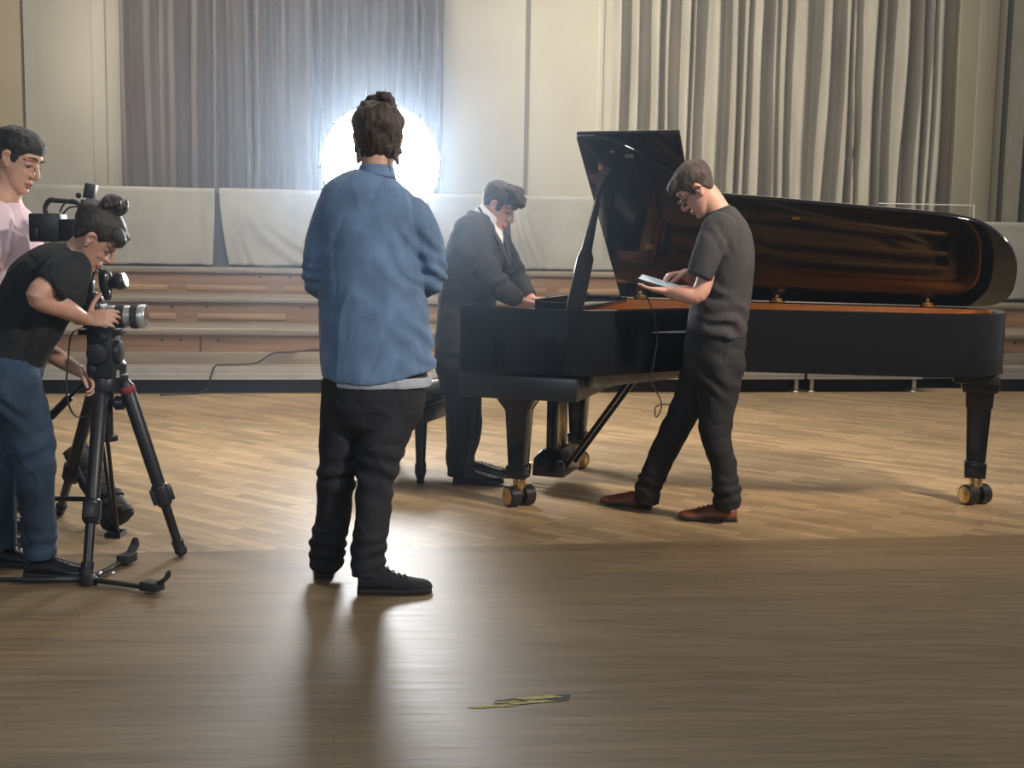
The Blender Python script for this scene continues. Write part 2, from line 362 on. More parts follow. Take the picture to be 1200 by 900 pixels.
def sx(px, k=KW - .1):
    # stage coordinate of a column of the photograph at its top
    c = pt(px, 100, 1); d = c - V((0, 0, HC)); n = SN; t = ((SA + SN * k) - V((0, 0, HC))).dot(n) / d.dot(n)
    return (V((0, 0, HC)) + d * t - SA).dot(SS)
RL = [(sx(p), w, a) for p, w, a in [(150, .035, .11), (178, .06, .05), (205, .04, .1), (236, .065, .10), (256, .035, .1), (266, .05, .05), (290, .03, .11), (303, .045, .1), (319, .05, .06), (334, .05, .05), (364, .03, .11), (376, .035, .11), (392, .05, .06), (407, .04, .1), (430, .03, .1), (452, .035, .1), (470, .03, .11), (486, .04, .1), (496, .03, .1), (509, .035, .11)]]
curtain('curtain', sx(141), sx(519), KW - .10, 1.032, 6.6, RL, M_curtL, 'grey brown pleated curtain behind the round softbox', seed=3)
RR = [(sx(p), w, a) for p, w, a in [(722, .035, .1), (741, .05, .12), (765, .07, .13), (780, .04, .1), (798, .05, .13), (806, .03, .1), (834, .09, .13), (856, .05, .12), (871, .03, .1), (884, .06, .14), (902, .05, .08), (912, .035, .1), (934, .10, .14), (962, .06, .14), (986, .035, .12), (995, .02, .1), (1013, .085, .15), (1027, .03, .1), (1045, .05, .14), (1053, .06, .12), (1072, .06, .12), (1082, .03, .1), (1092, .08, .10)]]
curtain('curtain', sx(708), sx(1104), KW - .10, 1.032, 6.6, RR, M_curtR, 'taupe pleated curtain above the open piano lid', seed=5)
RD = [(10.42 + i * .16, .05, .1) for i in range(14)]
curtain('curtain', 10.3, 12.6, KW - .25, 1.032, 6.6, RD, M_curtD, 'dark olive curtain at the right edge past the pillar', seed=9)

# ---- stage tiers
def riser(label, k0, k1, z0, z1, zt, panels, dots, s0=-5.0, s1=13.0, inset=True):
    e = empty('stage_tier', sf((s0 + s1) / 2, k0, z0), label, 'stage step', 'wooden stage tiers')
    mb = MB(); sbox(mb, s0, s1, k0, k0 + .03, z0, z1 - .045); mb.build('riser_board', M_wood, e)
    mb = MB(); sbox(mb, s0, s1, k0 - .025, k1, z1 - .045, z1); mb.build('tread', M_tread, e, bevel=.006)
    for a, b in panels:
        mb = MB(); sbox(mb, a, b, k0 - .008, k0, z0 + .03, z0 + .03 + zt); mb.build('panel', M_woodl, e, bevel=.004)
    for d in dots:
        mb = MB(); mb.cyl(sf(d, k0 - .006, z1 - .085), sf(d, k0 + .005, z1 - .085), .013, n=10); mb.build('knob', M_hole, e)
    return e
def stg_s(px, py, k):
    d = pt(px, py, 1) - V((0, 0, HC)); t = ((SA + SN * k) - V((0, 0, HC))).dot(SN) / d.dot(SN); return (V((0, 0, HC)) + d * t - SA).dot(SS)
riser('lowest wooden stage tier with wide plain boards and a rope along it', .36, 1.36, .205, .525, .0001, [], [stg_s(p, 393, .36) for p in (212, 256, 190, 640, 1190)])
riser('middle wooden stage tier with long pale inset panels', 1.36, 2.36, .525, .765, .06, [(stg_s(a, 370, 1.36), stg_s(b, 370, 1.36)) for a, b in ((85, 206), (232, 335), (420, 525), (612, 676), (712, 800))], [stg_s(p, 357, 1.36) for p in (202, 243, 354)])
riser('topmost wooden stage tier below the draped cloths', 2.36, 4.05, .765, 1.025, .055, [(stg_s(a, 333, 2.36), stg_s(b, 333, 2.36)) for a, b in ((90, 196), (218, 312), (334, 420), (600, 640), (655, 760))], [stg_s(p, 323, 2.36) for p in (305, 340)])
# board joints of the lowest tier
for p in (235, 455, 690):
    mb = MB(); s_ = stg_s(p, 400, .36); sbox(mb, s_ - .004, s_ + .004, .355, .36, .26, .48); mb.build('board_joint', M_hole, bpy.data.objects['stage_tier'])
mb = MB(); sbox(mb, -5, 13, .28, .355, .10, .335); struct('baseboard_stage', mb, M_tread, bevel=.004)

# ---- aluminium platform edge in front of the tiers
for i, (a, b) in enumerate([(-3.2, 2.1), (2.12, 6.12), (6.15, 7.28), (7.98, 11.0)]):
    lab = ['aluminium staging deck in front of the tiers behind the tripod', 'aluminium staging deck in front of the tiers behind the standing men and piano', 'short aluminium staging deck behind the piano case', 'aluminium staging deck at the right edge past the piano tail'][i]
    e = empty('staging_platform', sf((a + b) / 2, 0, 0), lab, 'platform', 'aluminium staging decks')
    mb = MB(); sbox(mb, a, b, .012, .27, .175, .232); mb.build('deck', M_tread, e)
    mb = MB(); sbox(mb, a, b, 0, .012, .125, .232); sbox(mb, a, b, -.006, 0, .205, .232); sbox(mb, a, b, -.006, 0, .16, .172); sbox(mb, a, b, -.006, 0, .125, .137); mb.build('edge_rail', M_alu, e)
    for s in ((a + .06, b - .06) if i else (b - .06,)):
        mb = MB(); mb.cyl(sf(s, .04, .01), sf(s, .04, .174), .022, n=14); mb.cyl(sf(s, .04, 0), sf(s, .04, .014), .035, n=14); mb.build('leg', M_alu, e, True)
    mb = MB(); sbox(mb, a + .12, b - .12, .10, .11, 0, .17); mb.build('skirt', M_dark, e)

# ---- cloth draped parapet
def parapet(s0, s1, k, z0, z1, label):
    e = empty('parapet', sf((s0 + s1) / 2, k, z0), label, 'parapet')
    mb = MB(); sbox(mb, s0, s1, k, k + .085, z0, z1); mb.build('body', mat('parapet grey', (.09, .09, .10), .8), e)
    return e
parapet(-3.2, 6.6, 3.14, 1.026, 1.835, 'dark parapet on the top tier under the draped cloths')
parapet(6.62, 9.4, 3.14, 1.026, 1.60, 'low dark parapet behind the piano lid')
def drape(s0, s1, k, z0, ztop, label, folds, seed, curve=(0, 0), dip=0.0):
    """sheet hung over the parapet: a front fall, the top, a short back fall"""
    rnd = random.Random(seed); w = s1 - s0; nu = int(w / .02)
    def fn(u, v):
        zt = ztop(u) if callable(ztop) else ztop
        s = s0 + w * u
        if v < .82:
            t = v / .82                                  # 0 hem .. 1 top
            z = z0 + (zt - z0) * t; lo = 1 - t
            s += (curve[0] * (1 - u) + curve[1] * u) * lo ** 1.6
            d = .022 + .012 * lo * (1 + sin(s * 9 + seed)) + .02 * noise.noise(V((s * 2.2, z * 2, seed))) * lo
            for (fu, fs, fa, fw) in folds:                # slanting folds starting near the top
                x = (u - fu - fs * lo * lo) / fw
                d += fa * exp(-x * x) * min(1, lo * 2.2)
            z += .012 * noise.noise(V((s * 5, seed, 0))) * lo
            return sf(s, k - d, z)
        t = (v - .82) / .18
        if t < .5: return sf(s, k - .02 + .3 * t, zt + .014 * sin(pi * t * 2) + .004)
        return sf(s, k + .135, zt - .25 * (t - .5))
    mb = MB(); mb.grid(fn, nu, 40); o = mb.build('draped_cloth', M_cloth, None, True); o.modifiers.new('th', 'SOLIDIFY').thickness = .005
    tag(o, label, 'cloth', 'cloths draped over the parapet'); return o
KC = 3.13
f0 = [(.2, .02, .012, .02), (.45, -.01, .015, .025), (.62, .0, .012, .02), (.8, .02, .014, .02), (.93, .03, .03, .015)]
drape(-1.9, stg_s(252, 222, KC), KC, 1.045, lambda u: 1.875 - .01 * u, 'grey linen cloth draped over the parapet behind the camera crew', f0, 2, (0, -.03))
f1 = [(.03, .02, .03, .012), (.06, .03, .03, .012), (.07, .20, .035, .03), (.10, .30, .03, .035), (.12, .5, .015, .05)]
drape(stg_s(257, 222, KC), stg_s(590, 228, KC), KC, 1.045, lambda u: 1.873 - .012 * u, 'grey linen cloth with slanting folds draped behind the softbox', f1, 3, (.10, 0))
f2 = [(.0, .03, .03, .012), (.02, .06, .035, .013), (.05, .09, .03, .014), (.09, .12, .02, .018), (.55, .01, .010, .03), (.8, 0, .014, .02)]
drape(stg_s(596, 230, KC), stg_s(790, 233, KC), KC, 1.04, 1.862, 'grey linen cloth hanging straight behind the piano prop stick', f2, 4, (.07, 0))
k2 = 1.95
parapet(stg_s(1166, 262, k2), 13, k2 + .01, .766, 1.60, 'parapet section at the right edge past the piano tail')
drape(stg_s(1140, 262, k2), 12.5, k2, .80, 1.635, 'grey linen cloth draped at the right edge beyond the piano tail', [(.3, 0, .012, .03), (.6, 0, .012, .03)], 6)

# acrylic screen standing behind the piano
a0, a1 = stg_s(1030, 240, 2.6), stg_s(1141, 240, 2.6)
e = empty('acrylic_screen', sf((a0 + a1) / 2, 2.6, 1.025), 'clear acrylic screen rising behind the piano lid near its tail', 'screen')
mb = MB(); sbox(mb, a0, a1, 2.6, 2.606, 1.04, 1.845); mb.build('sheet', M_acr, e)
mb = MB(); sbox(mb, a0, a1, 2.597, 2.609, 1.845, 1.857); mb.build('top_edge', M_edge, e)
mb = MB(); sbox(mb, a1, a1 + .014, 2.597, 2.609, 1.026, 1.857); mb.build('side_edge', M_edge, e)
for q in (a0, a1 - .05):
    mb = MB(); sbox(mb, q, q + .05, 2.5, 2.7, 1.026, 1.04); mb.build('foot', M_edge, e)

# rope on the lowest tier and cable on the deck
mb = MB(); q = [sf(stg_s(p, 388, .33), .325 + .005 * (i % 2), .532) for i, p in enumerate((150, 175, 190, 200, 215, 228))]
q = [sf(a, b, z) for a, b, z in [(.15, .5, .531), (.4, .42, .532), (.62, .36, .531), (.85, .40, .531), (1.05, .38, .531), (1.25, .45, .531)]]
mb.tube(q, .006, 7, 6); tag(mb.build('rope', mat('pale rope', (.5, .42, .3), .9), None, True), 'thin pale rope lying along the lowest tier', 'rope')
mb = MB(); q = [sf(stg_s(238, 444, 0) - .35, -.10, .006), sf(stg_s(238, 444, 0) - .1, -.05, .006), sf(stg_s(243, 444, 0), -.035, .05), sf(stg_s(247, 440, 0), -.03, .15), sf(stg_s(251, 435, 0), -.018, .232), sf(stg_s(255, 435, 0), .02, .250), sf(stg_s(262, 435, 0), .06, .247), sf(stg_s(285, 430, .1), .12, .246), sf(stg_s(302, 425, .24), .21, .254), sf(stg_s(320, 416, .27), .262, .33), sf(stg_s(340, 411, .27), .268, .34), sf(stg_s(372, 408, .3), .33, .36), sf(stg_s(420, 406, .3), .34, .37)]
mb.tube(q, .007, 8, 6); tag(mb.build('cable', M_blkr, None, True), 'black cable running up over the aluminium deck left of the man in denim', 'cable')

# worn tape on the floor
e = empty('floor_tape', (.077, 3.457, 0), 'worn yellow and black hazard tape stuck on the plank floor', 'tape')
tx = V((cos(R(14)), sin(R(14)), 0)); ty = V((-sin(R(14)), cos(R(14)), 0)); tc = V((.06, 3.455, .0006))
def strip(a, b, sk, y0=-.022, y1=.022, z=0.0):
    rnd = random.Random(int(a * 999)); pts = []
    for i in range(9): t = i / 8; pts.append(tc + tx * (a + (b - a) * t + sk * 0) + ty * (y0 + (y1 - y0) * 0 + rnd.uniform(-.003, .003)) + UP * z)
    top = [p + ty * (y1 - y0) + tx * sk + ty * rnd.uniform(-.003, .003) for p in pts]
    mbs = MB(); mbs.rings([[*pts, *reversed(top)], [p + UP * .0004 for p in [*pts, *reversed(top)]]]); return mbs
mbk = strip(-.11, .12, .02, -.02, .03); mbk.build('black_stripe', M_tblk, e)
for a, b, y0, y1 in ((-.145, -.03, -.026, -.010), (-.035, .085, -.018, .003), (-.06, -.0, -.001, .010), (.0, .115, .012, .031)):
    strip(a, b, -.04, y0, y1, .0006).build('yellow_stripe', M_yel, e)

# ------------------------------------------------------------------ grand piano
PM = V((.2204, 6.7226, 0)); PR = .3118
PL = V((cos(PR), -sin(PR), 0)); PW = V((-sin(PR), -cos(PR), 0))
def P(a, w, z): return PM + PL * a + PW * w + UP * z
PAX = (PL, PW, UP)
def pbox(mb, a0, a1, w0, w1, z0, z1): return mb.box(P((a0 + a1) / 2, (w0 + w1) / 2, (z0 + z1) / 2), (a1 - a0, w1 - w0, z1 - z0), PAX)
piano = empty('grand_piano', PM, 'long black lacquered concert grand piano with its lid propped open', 'piano')
RZ = 1.0186; RB = .706
OUT = [(-.24, .82), (0, .82), (.25, .82), (.39, .805), (.484, .753), (.56, .66), (.66, .51), (.77, .375), (.884, .30), (.96, .275), (1.155, .243), (1.567, .178), (1.89, .126), (2.05, .085), (2.19, .0), (2.29, -.14), (2.33, -.29), (2.33, -.48), (2.30, -.61), (2.23, -.70), (2.12, -.75), (1.95, -.757), (1.0, -.757), (.0, -.757), (-.24, -.757)]
OUTS = [(p.x, p.y) for p in smooth_path([(a, w, 0) for a, w in OUT], 4)]
def offset(pts, d):
    out = []
    for i, (a, w) in enumerate(pts):
        p = V(pts[max(i - 1, 0)]).to_3d(); q = V(pts[min(i + 1, len(pts) - 1)]).to_3d(); t = (q - p).normalized()
        out.append((a - t.y * -d * -1 if False else a + t.y * d, w - t.x * d))
    return out
INN = offset(OUTS, .062); INN2 = offset(OUTS, .064)
mb = MB(); mb.rings([[P(OUTS[i][0], OUTS[i][1], RB), P(OUTS[i][0], OUTS[i][1], RZ - .004), P(*offset(OUTS, .004)[i], RZ), P(*INN[i], RZ), P(*INN[i], RB)] for i in range(len(OUTS))])
mb.build('rim', M_blk, piano, 'auto')
mb = MB(); inn3 = offset(OUTS, .074); i0 = 8
mb.rings([[P(*INN2[i], .74), P(*INN2[i], RZ - .006), P(*inn3[i], RZ - .006), P(*inn3[i], .74)] for i in range(i0, len(OUTS) - 3)])
mb.build('rim_lining', M_rimin, piano, 'auto')
mb = MB(); pbox(mb, -.24, .36, -.757, .82, .575, .69); mb.build('keybed', M_blks, piano, bevel=.008)
for w in (.77, -.707):
    mb = MB(); pbox(mb, -.245, .02, w - .05, w + .05, .69, RZ); mb.build('cheek', M_blk, piano, bevel=.012)
mb = MB(); pbox(mb, -.235, -.205, -.655, .715, .69, .735); mb.build('key_slip', M_blk, piano, bevel=.004)
mb = MB()
for i in range(52):
    w = -.58 + i * .0235; pbox(mb, -.203, -.055, w, w + .0225, .70, .752)
mb.build('white_keys', M_ivory, piano)
mb = MB()
for i in range(51):
    if i % 7 in (0, 2, 3, 5, 6): w = -.58 + (i + 1) * .0235; pbox(mb, -.150, -.055, w - .006, w + .006, .752, .763)
mb.build('black_keys', M_blks, piano)
mb = MB(); mb.rings([[P(a, w, z) for a, z in ((-.058, .77), (-.05, .76), (.0, .985), (-.012, .99))] for w in (-.655, .715)]); mb.build('fallboard', M_blk, piano, bevel=.004)
mb = MB(); pbox(mb, .0, .03, -.655, .715, .70, 1.0); mb.build('nameboard', M_blk, piano)
mb = MB(); pbox(mb, .05, .30, -.50, .52, 1.0, 1.022); pbox(mb, .05, .075, -.50, .52, 1.022, 1.055); pbox(mb, .05, .30, -.50, -.48, 1.022, 1.04); pbox(mb, .05, .30, .50, .52, 1.022, 1.04); mb.build('music_desk', M_blk, piano, bevel=.004)
# soundboard, plate, strings
mb = MB(); INS = offset(OUTS, .07); poly = [p for p in INS[4:-2]]
mb.prism(poly, .76, .775, lambda a, w, z: P(a, w, z)); mb.build('soundboard', M_sound, piano)
PLT = offset(OUTS, .10); front = .08
plate = [p for p in PLT if p[0] > front]
mb = MB(); inner = offset(plate, .10)
mb.rings([[P(*plate[i], .83), P(*plate[i], .88), P(*inner[i], .875), P(*inner[i], .83)] for i in range(len(plate))])
pbox(mb, .08, .36, -.66, .72, .83, .89)
for w0, w1, a1 in ((-.30, -.42, 2.12), (.02, -.22, 2.1), (.28, .0, 1.72), (.50, .25, 1.02), (-.52, -.55, 2.1)):
    mb.bar(P(.3, w0, .885), P(a1, w1, .885), .035, .05)
mb.build('iron_plate', M_gold, piano, bevel=.004)
mb = MB(); rnd = random.Random(2)
for i in range(84):
    t = i / 83; w0 = .66 - 1.24 * t; 
    a1 = .55 + 1.6 * min(1, t * 1.25) ** .8; w1 = w0 - .10 - .12 * sin(t * 2)
    lim = [p for p in INS]; w1 = max(w1, -.6)
    mb.bar(P(.34, w0, .915), P(min(a1, 2.05), w1, .905), .0028, .0028)
tag(mb.build('strings', M_str, piano), kind='stuff')
mb = MB(); mb.tube([P(.62, .42, .895), P(1.0, .12, .895), (P(1.4, -.08, .895)), P(1.8, -.2, .895), P(2.0, -.32, .895)], .017, 8); mb.build('bridge', M_woodl, piano, True)
mb = MB()
for i in range(60): w = .6 - i * .0195; pbox(mb, .42, .45, w - .006, w + .006, .90, .965)
mb.build('dampers', M_blks, piano)
mb = MB()
for i in range(72):
    for j in range(3): w = .66 - i * .018; q = P(.12 + .05 * j + (i % 2) * .02, w, .888); mb.cyl(q, q + UP * .03, .0035, n=6)
tag(mb.build('tuning_pins', M_chrome, piano), kind='stuff')
mb = MB(); pbox(mb, .36, .375, -.64, .70, .88, .925); mb.build('felt_strip', M_felt, piano)
# beams below
for i, (p, q) in enumerate(((P(.36, .15, .73), P(1.55, -.1, .73)), (P(.36, -.30, .73), P(2.1, -.42, .73)), (P(.37, .62, .672), P(.85, .10, .712)))):
    mb = MB(); mb.bar(p, q, .07, .085); mb.build('beam', M_beam, piano, bevel=.004)
# lid
TH = .66; HZ = RZ + .012
LU = PW * cos(TH) + UP * sin(TH); LN = -PW * sin(TH) + UP * cos(TH)
def LP(a, w, n): return P(a, -.72, HZ) + LU * w + LN * n
LO = [(.205, 1.362), (.318, 1.36), (.419, 1.322), (.502, 1.264), (.556, 1.213), (.613, 1.148), (.72, 1.035), (.854, .942), (.918, .915), (1.135, .889), (1.559, .831), (1.891, .787), (2.07, .752), (2.20, .69), (2.315, .555), (2.37, .41), (2.385, .27), (2.373, .114), (2.316, .024), (2.2, -.01), (1.9, -.012), (1.2, -.012), (.205, -.012)]
LOS = [(p.x, p.y) for p in smooth_path([(a, w, 0) for a, w in LO], 4)]
mb = MB(); mb.prism(LOS, 0, .024, LP); mb.build('lid', M_blk, piano, bevel=.005)
mb = MB(); mb.prism([(.200, -.01), (.200, 1.364), (.728, 1.364), (.728, -.01)], .026, .050, LP); mb.build('folded_front_lid', M_blk, piano, bevel=.005)
for a, w in ((.38, 1.27), (.46, 1.235)):
    mb = MB(); mb.box(LP(a, w, -.004), (.045 if w < 1.25 else .02, .018, .012), (PL, LU, LN)); mb.build('rubber_button', M_chrome, piano, bevel=.003)
mb = MB(); mb.box(LP(.30, 1.16, -.006), (.03, .05, .014), (PL, LU, LN)); mb.ell(LP(.30, 1.16, -.012), (.011, .011, .008)); mb.build('lid_catch', M_brass, piano, bevel=.003)
mb = MB(); mb.box(LP(1.27, .745, -.004), (.04, .02, .008), (PL, LU, LN)); mb.build('prop_cup', M_brass, piano, bevel=.003)
for a in (.34, 1.133, 1.952):
    h = MB(); h.box(P(a, -.700, RZ + .006), (.085, .035, .012), PAX); h.lathe(P(a - .03, -.690, RZ + .018), P(a + .03, -.690, RZ + .018), [(0, .012), (1, .012)], 12)
    h.ell(P(a, -.690, RZ + .038), (.013, .013, .022)); h.ell(P(a, -.690, RZ + .064), (.007, .007, .010)); h.build('hinge', M_brass, piano, True)
# prop stick
b0, b1 = P(.30, .70, .985), LP(.254, .947, .0); d = b1 - b0; ax_s = d.normalized(); wv = (PL - ax_s * PL.dot(ax_s)).normalized(); nv = ax_s.cross(wv)
def stick(secs, th): return [[b0 + d * t + wv * (c + sgn * h) + nv * sg2 * th / 2 for sgn, sg2 in ((-1, -1), (1, -1), (1, 1), (-1, 1))] for t, c, h in secs]
mb = MB(); mb.rings(stick([(0, 0, .036), (.10, 0, .043), (.44, 0.0, .042), (.50, -.004, .027), (.9, -.002, .014), (1.0, 0, .006)], .028)); mb.build('prop_stick', M_blk, piano, bevel=.007, seg=3)
mb = MB(); pbox(mb, .25, .35, .64, .74, .90, 1.012); mb.build('prop_block', M_blks, piano, bevel=.004)
# legs
def pleg(a, w, flare=.10):
    mb = MB(); prof = [(.585, flare, flare), (.56, flare * .96, flare * .96), (.50, .062, .062), (.49, .058, .058), (.215, .044, .044), (.21, .053, .053), (.145, .050, .050), (.14, .03, .03)]
    mb.rings([[P(a + i * h, w + j * k, z) for i, j in ((-1, -1), (1, -1), (1, 1), (-1, 1))] for z, h, k in prof]); l = mb.build('leg', M_blk, piano, bevel=.006)
    return l
def caster(a, w, lg, turn):
    ax = (PL * cos(turn) + PW * sin(turn)); fr = ax.cross(UP); c = P(a, w, .054) + fr * .012
    m1 = MB(); m1.lathe(c + UP * .04, c + UP * .095, [(0, .03), (.6, .034), (1, .028)], 16); m1.bar(c + UP * .045 - ax * .012, c + UP * .045 + ax * .012, .05, .09); y = m1.build('caster', M_brass, lg, 'auto')
    for s in (-1, 1):
        m2 = MB(); p0 = c + ax * s * .012; p1 = c + ax * s * .074
        m2.lathe(p0, p1, [(0, .045), (.06, .0535), (.9, .0535), (1, .047)], 28); y2 = m2.build('wheel', M_blks, lg, 'auto')
        m3 = MB(); m3.lathe(p1 - ax * s * .004, p1 + ax * s * .006, [(0, .044), (.5, .043), (.8, .02), (1, .016)], 24); m3.build('wheel_cap', M_brass, lg, 'auto')
lg = pleg(0, .589); caster(0, .589, lg, R(-50))
lg = pleg(0, -.589); caster(0, -.589, lg, R(40))
mb = MB(); pbox(mb, 2.09, 2.31, -.48, -.16, .655, .706); mb.build('leg_plate', M_blks, piano, bevel=.006)
mb = MB(); prof = [(.657, .10, .10), (.60, .085, .085), (.595, .069, .069), (.52, .066, .066), (.515, .060, .060), (.225, .047, .047), (.22, .055, .055), (.145, .052, .052), (.14, .03, .03)]
mb.rings([[P(2.2276 + i * h, -.357 + j * k, z) for i, j in ((-1, -1), (1, -1), (1, 1), (-1, 1))] for z, h, k in prof]); lg = mb.build('leg', M_blk, piano, bevel=.006); caster(2.2276, -.357, lg, R(-40))
# lyre and pedals
mb = MB(); pbox(mb, -.03, .10, -.16, .16, .545, .58); mb.build('lyre_top', M_blk, piano, bevel=.006)
for w in (.085, -.085):
    mb = MB(); mb.rings([[P(.035 + i * .03, w + j * .028, z) for i, j in ((-1, -1), (1, -1), (1, 1), (-1, 1))] for z in (.56, .18)]); mb.build('lyre_post', M_blk, piano, bevel=.006)
mb = MB(); mb.rings([[P(.035 + i * h, j * k, z) for i, j in ((-1, -1), (1, -1), (1, 1), (-1, 1))] for z, h, k in ((.215, .05, .125), (.17, .085, .165), (.075, .09, .17))]); mb.build('pedal_box', M_blk, piano, bevel=.006)
for w in (-.09, 0, .09):
    mb = MB(); mb.limb([P(-.05, w, .108), P(-.11, w, .104), P(-.17, w, .09)], [(.011, .006), (.015, .006), (.022, .006)], PW, n=12); mb.build('pedal', M_brass, piano, True)
    mb = MB(); mb.cyl(P(.06, w * .5, .21), P(.06, w * .5, .56), .005, n=8); mb.build('pedal_rod', M_brass, piano, True)
for w in (.10, -.10):
    mb = MB(); mb.bar(P(.10, w, .10), P(.46, w * 1.1, .62), .022, .022); mb.build('lyre_brace', M_blk, piano, bevel=.003)

# ------------------------------------------------------------------ piano bench
bn = V((-.50, 6.706, 0)); bW = V((.31, .951, 0)); bL = V((-.951, .31, 0)); BL, BWd = .47, .36
bench = empty('piano_bench', bn + bW * BL / 2 + bL * BWd / 2, 'black piano bench with buttoned leather cushion behind the man in denim', 'bench')
def B(a, w, z): return bn + bL * a + bW * w + UP * z
for a, w in ((0, 0), (0, BL), (BWd, 0), (BWd, BL)):
    mb = MB(); mb.rings([[B(a + i * h, w + j * h, z) for i, j in ((-1, -1), (1, -1), (1, 1), (-1, 1))] for z, h in ((.40, .030), (.12, .021), (.11, .025), (.06, .026), (.02, .016), (0, .018))]); mb.build('leg', M_blks, bench, bevel=.004)
mb = MB(); mb.box(B(BWd / 2, BL / 2, .375), (BWd + .05, BL + .05, .08), (bL, bW, UP)); mb.build('apron', M_blks, bench, bevel=.006)
mb = MB(); mb.box(B(BWd / 2, BL / 2, .43), (BWd + .02, BL + .02, .03), (bL, bW, UP)); mb.build('lift_frame', M_blks, bench, bevel=.003)
mb = MB(); mb.box(B(BWd / 2, BL / 2, .455), (BWd + .10, BL + .12, .025), (bL, bW, UP)); mb.build('seat_board', M_blk, bench, bevel=.006)
def cush(u, v):
    a = -.05 + (BWd + .10) * u; w = -.06 + (BL + .12) * v
    e = min(1, min(u, 1 - u) * 9) ** .5 * min(1, min(v, 1 - v) * 9) ** .5
    but = sum(exp(-((u - bu) ** 2 + (v - bv) ** 2) / .0016) for bu in (.25, .5, .75) for bv in (.2, .4, .6, .8))
    return B(a, w, .468 + .075 * e - .022 * min(but, 1) - .006 * (abs(sin(u * 4 * pi)) < .12))
mb = MB(); mb.grid(cush, 40, 48); mb.box(B(BWd / 2, BL / 2, .475), (BWd + .098, BL + .118, .02), (bL, bW, UP)); mb.build('cushion', mat('black leather', (.02, .018, .018), .28, var=.2, scale=20, bump=.1, bscale=120), bench, True)
for s in (-.045, BL + .045):
    mb = MB(); mb.cyl(B(BWd / 2, s, .385), B(BWd / 2, s + (.05 if s > 0 else -.05), .385), .006, n=10); q = B(BWd / 2, s + (.06 if s > 0 else -.06), .385); mb.ell(q, (.026, .026, .026)); mb.build('height_knob', M_blks, bench, True)
mb = MB(); mb.box(B(BWd * .55, -.03, .345), (.2, .006, .010), (bL, bW, UP)); mb.build('maker_plate', M_chrome, bench)

# ------------------------------------------------------------------ softbox
sc = V((-.975, 9.0, 1.89)); sd = V((.10, -1, -.06)).normalized(); sxv = sd.cross(UP).normalized() * -1; syv = sd.cross(sxv) * -1
if syv.z < 0: syv = -syv
SR = .43
soft = empty('softbox_lamp', (sc.x - .04, 9.35, 0), 'large round glowing softbox lamp on a stand behind the man in denim', 'studio light')
def disc(r, n, off): return [sc + sd * off + (sxv * cos(2 * pi * i / n) + syv * sin(2 * pi * i / n)) * r for i in range(n)]
mb = MB(); mb.rings([disc(SR * .985, 48, .0), disc(SR * .8, 48, .015), disc(SR * .4, 48, .022), disc(.01, 48, .025)], caps=False); mb.build('diffuser', M_diff, soft, True)
mb = MB(); mb.rings([disc(SR * .99, 48, .002), disc(SR * 1.005, 48, -.004), disc(SR * .9, 48, -.12), disc(SR * .6, 48, -.27), disc(.1, 48, -.36), disc(.08, 48, -.37)], caps=False); mb.build('shell', M_blkr, soft, 'auto')
for i in range(8):
    t = 2 * pi * (i + .13) / 8; q = sc + (sxv * cos(t) + syv * sin(t)) * SR
    mb = MB(); mb.limb([q - sd * .02 - (sxv * cos(t) + syv * sin(t)) * .02, q + (sxv * cos(t) + syv * sin(t)) * .026 + sd * .004], [.011, .005], UP, n=8); mb.build('rib_tip', M_blkr, soft, True)
hd = sc - sd * .46
mb = MB(); mb.lathe(sc - sd * .36, sc - sd * .62, [(0, .075), (.2, .085), (.9, .085), (1, .07)], 20); mb.build('lamp_head', M_blkm, soft, 'auto')
mb = MB(); base = V((hd.x, hd.y, 0)); mb.tube([hd - UP * .06, base + UP * 1.0, base + UP * .45], .016, 10, 3); mb.lathe(base + UP * 1.15, base + UP * 1.22, [(0, .026), (1, .026)], 12); mb.build('pole', M_blks, soft, True)
for i in range(3):
    t = R(75 + 120 * i); dv = V((cos(t), sin(t), 0)); mb = MB(); mb.tube([base + UP * .62, base + dv * .40 + UP * .012], .011, 8, 2); mb.tube([base + UP * .34, base + dv * .22 + UP * .26], .007, 8, 2); mb.build('leg', M_blks, soft, True)

# ------------------------------------------------------------------ people
class Frame:
    """head frame: x forward, y to its own left, z up; origin between the ears"""
    def __init__(s, c, f, up, sc=1.0):
        s.c = V(c); s.f = V(f).normalized(); u = V(up); u = (u - s.f * u.dot(s.f)).normalized(); s.u = u; s.l = u.cross(s.f); s.s = sc
    def __call__(s, x, y, z): return s.c + (s.f * x + s.l * y + s.u * z) * s.s
    def loc(s, p): d = (V(p) - s.c) / s.s; return V((d.dot(s.f), d.dot(s.l), d.dot(s.u)))
    @property
    def ax(s): return (s.f, s.l, s.u)
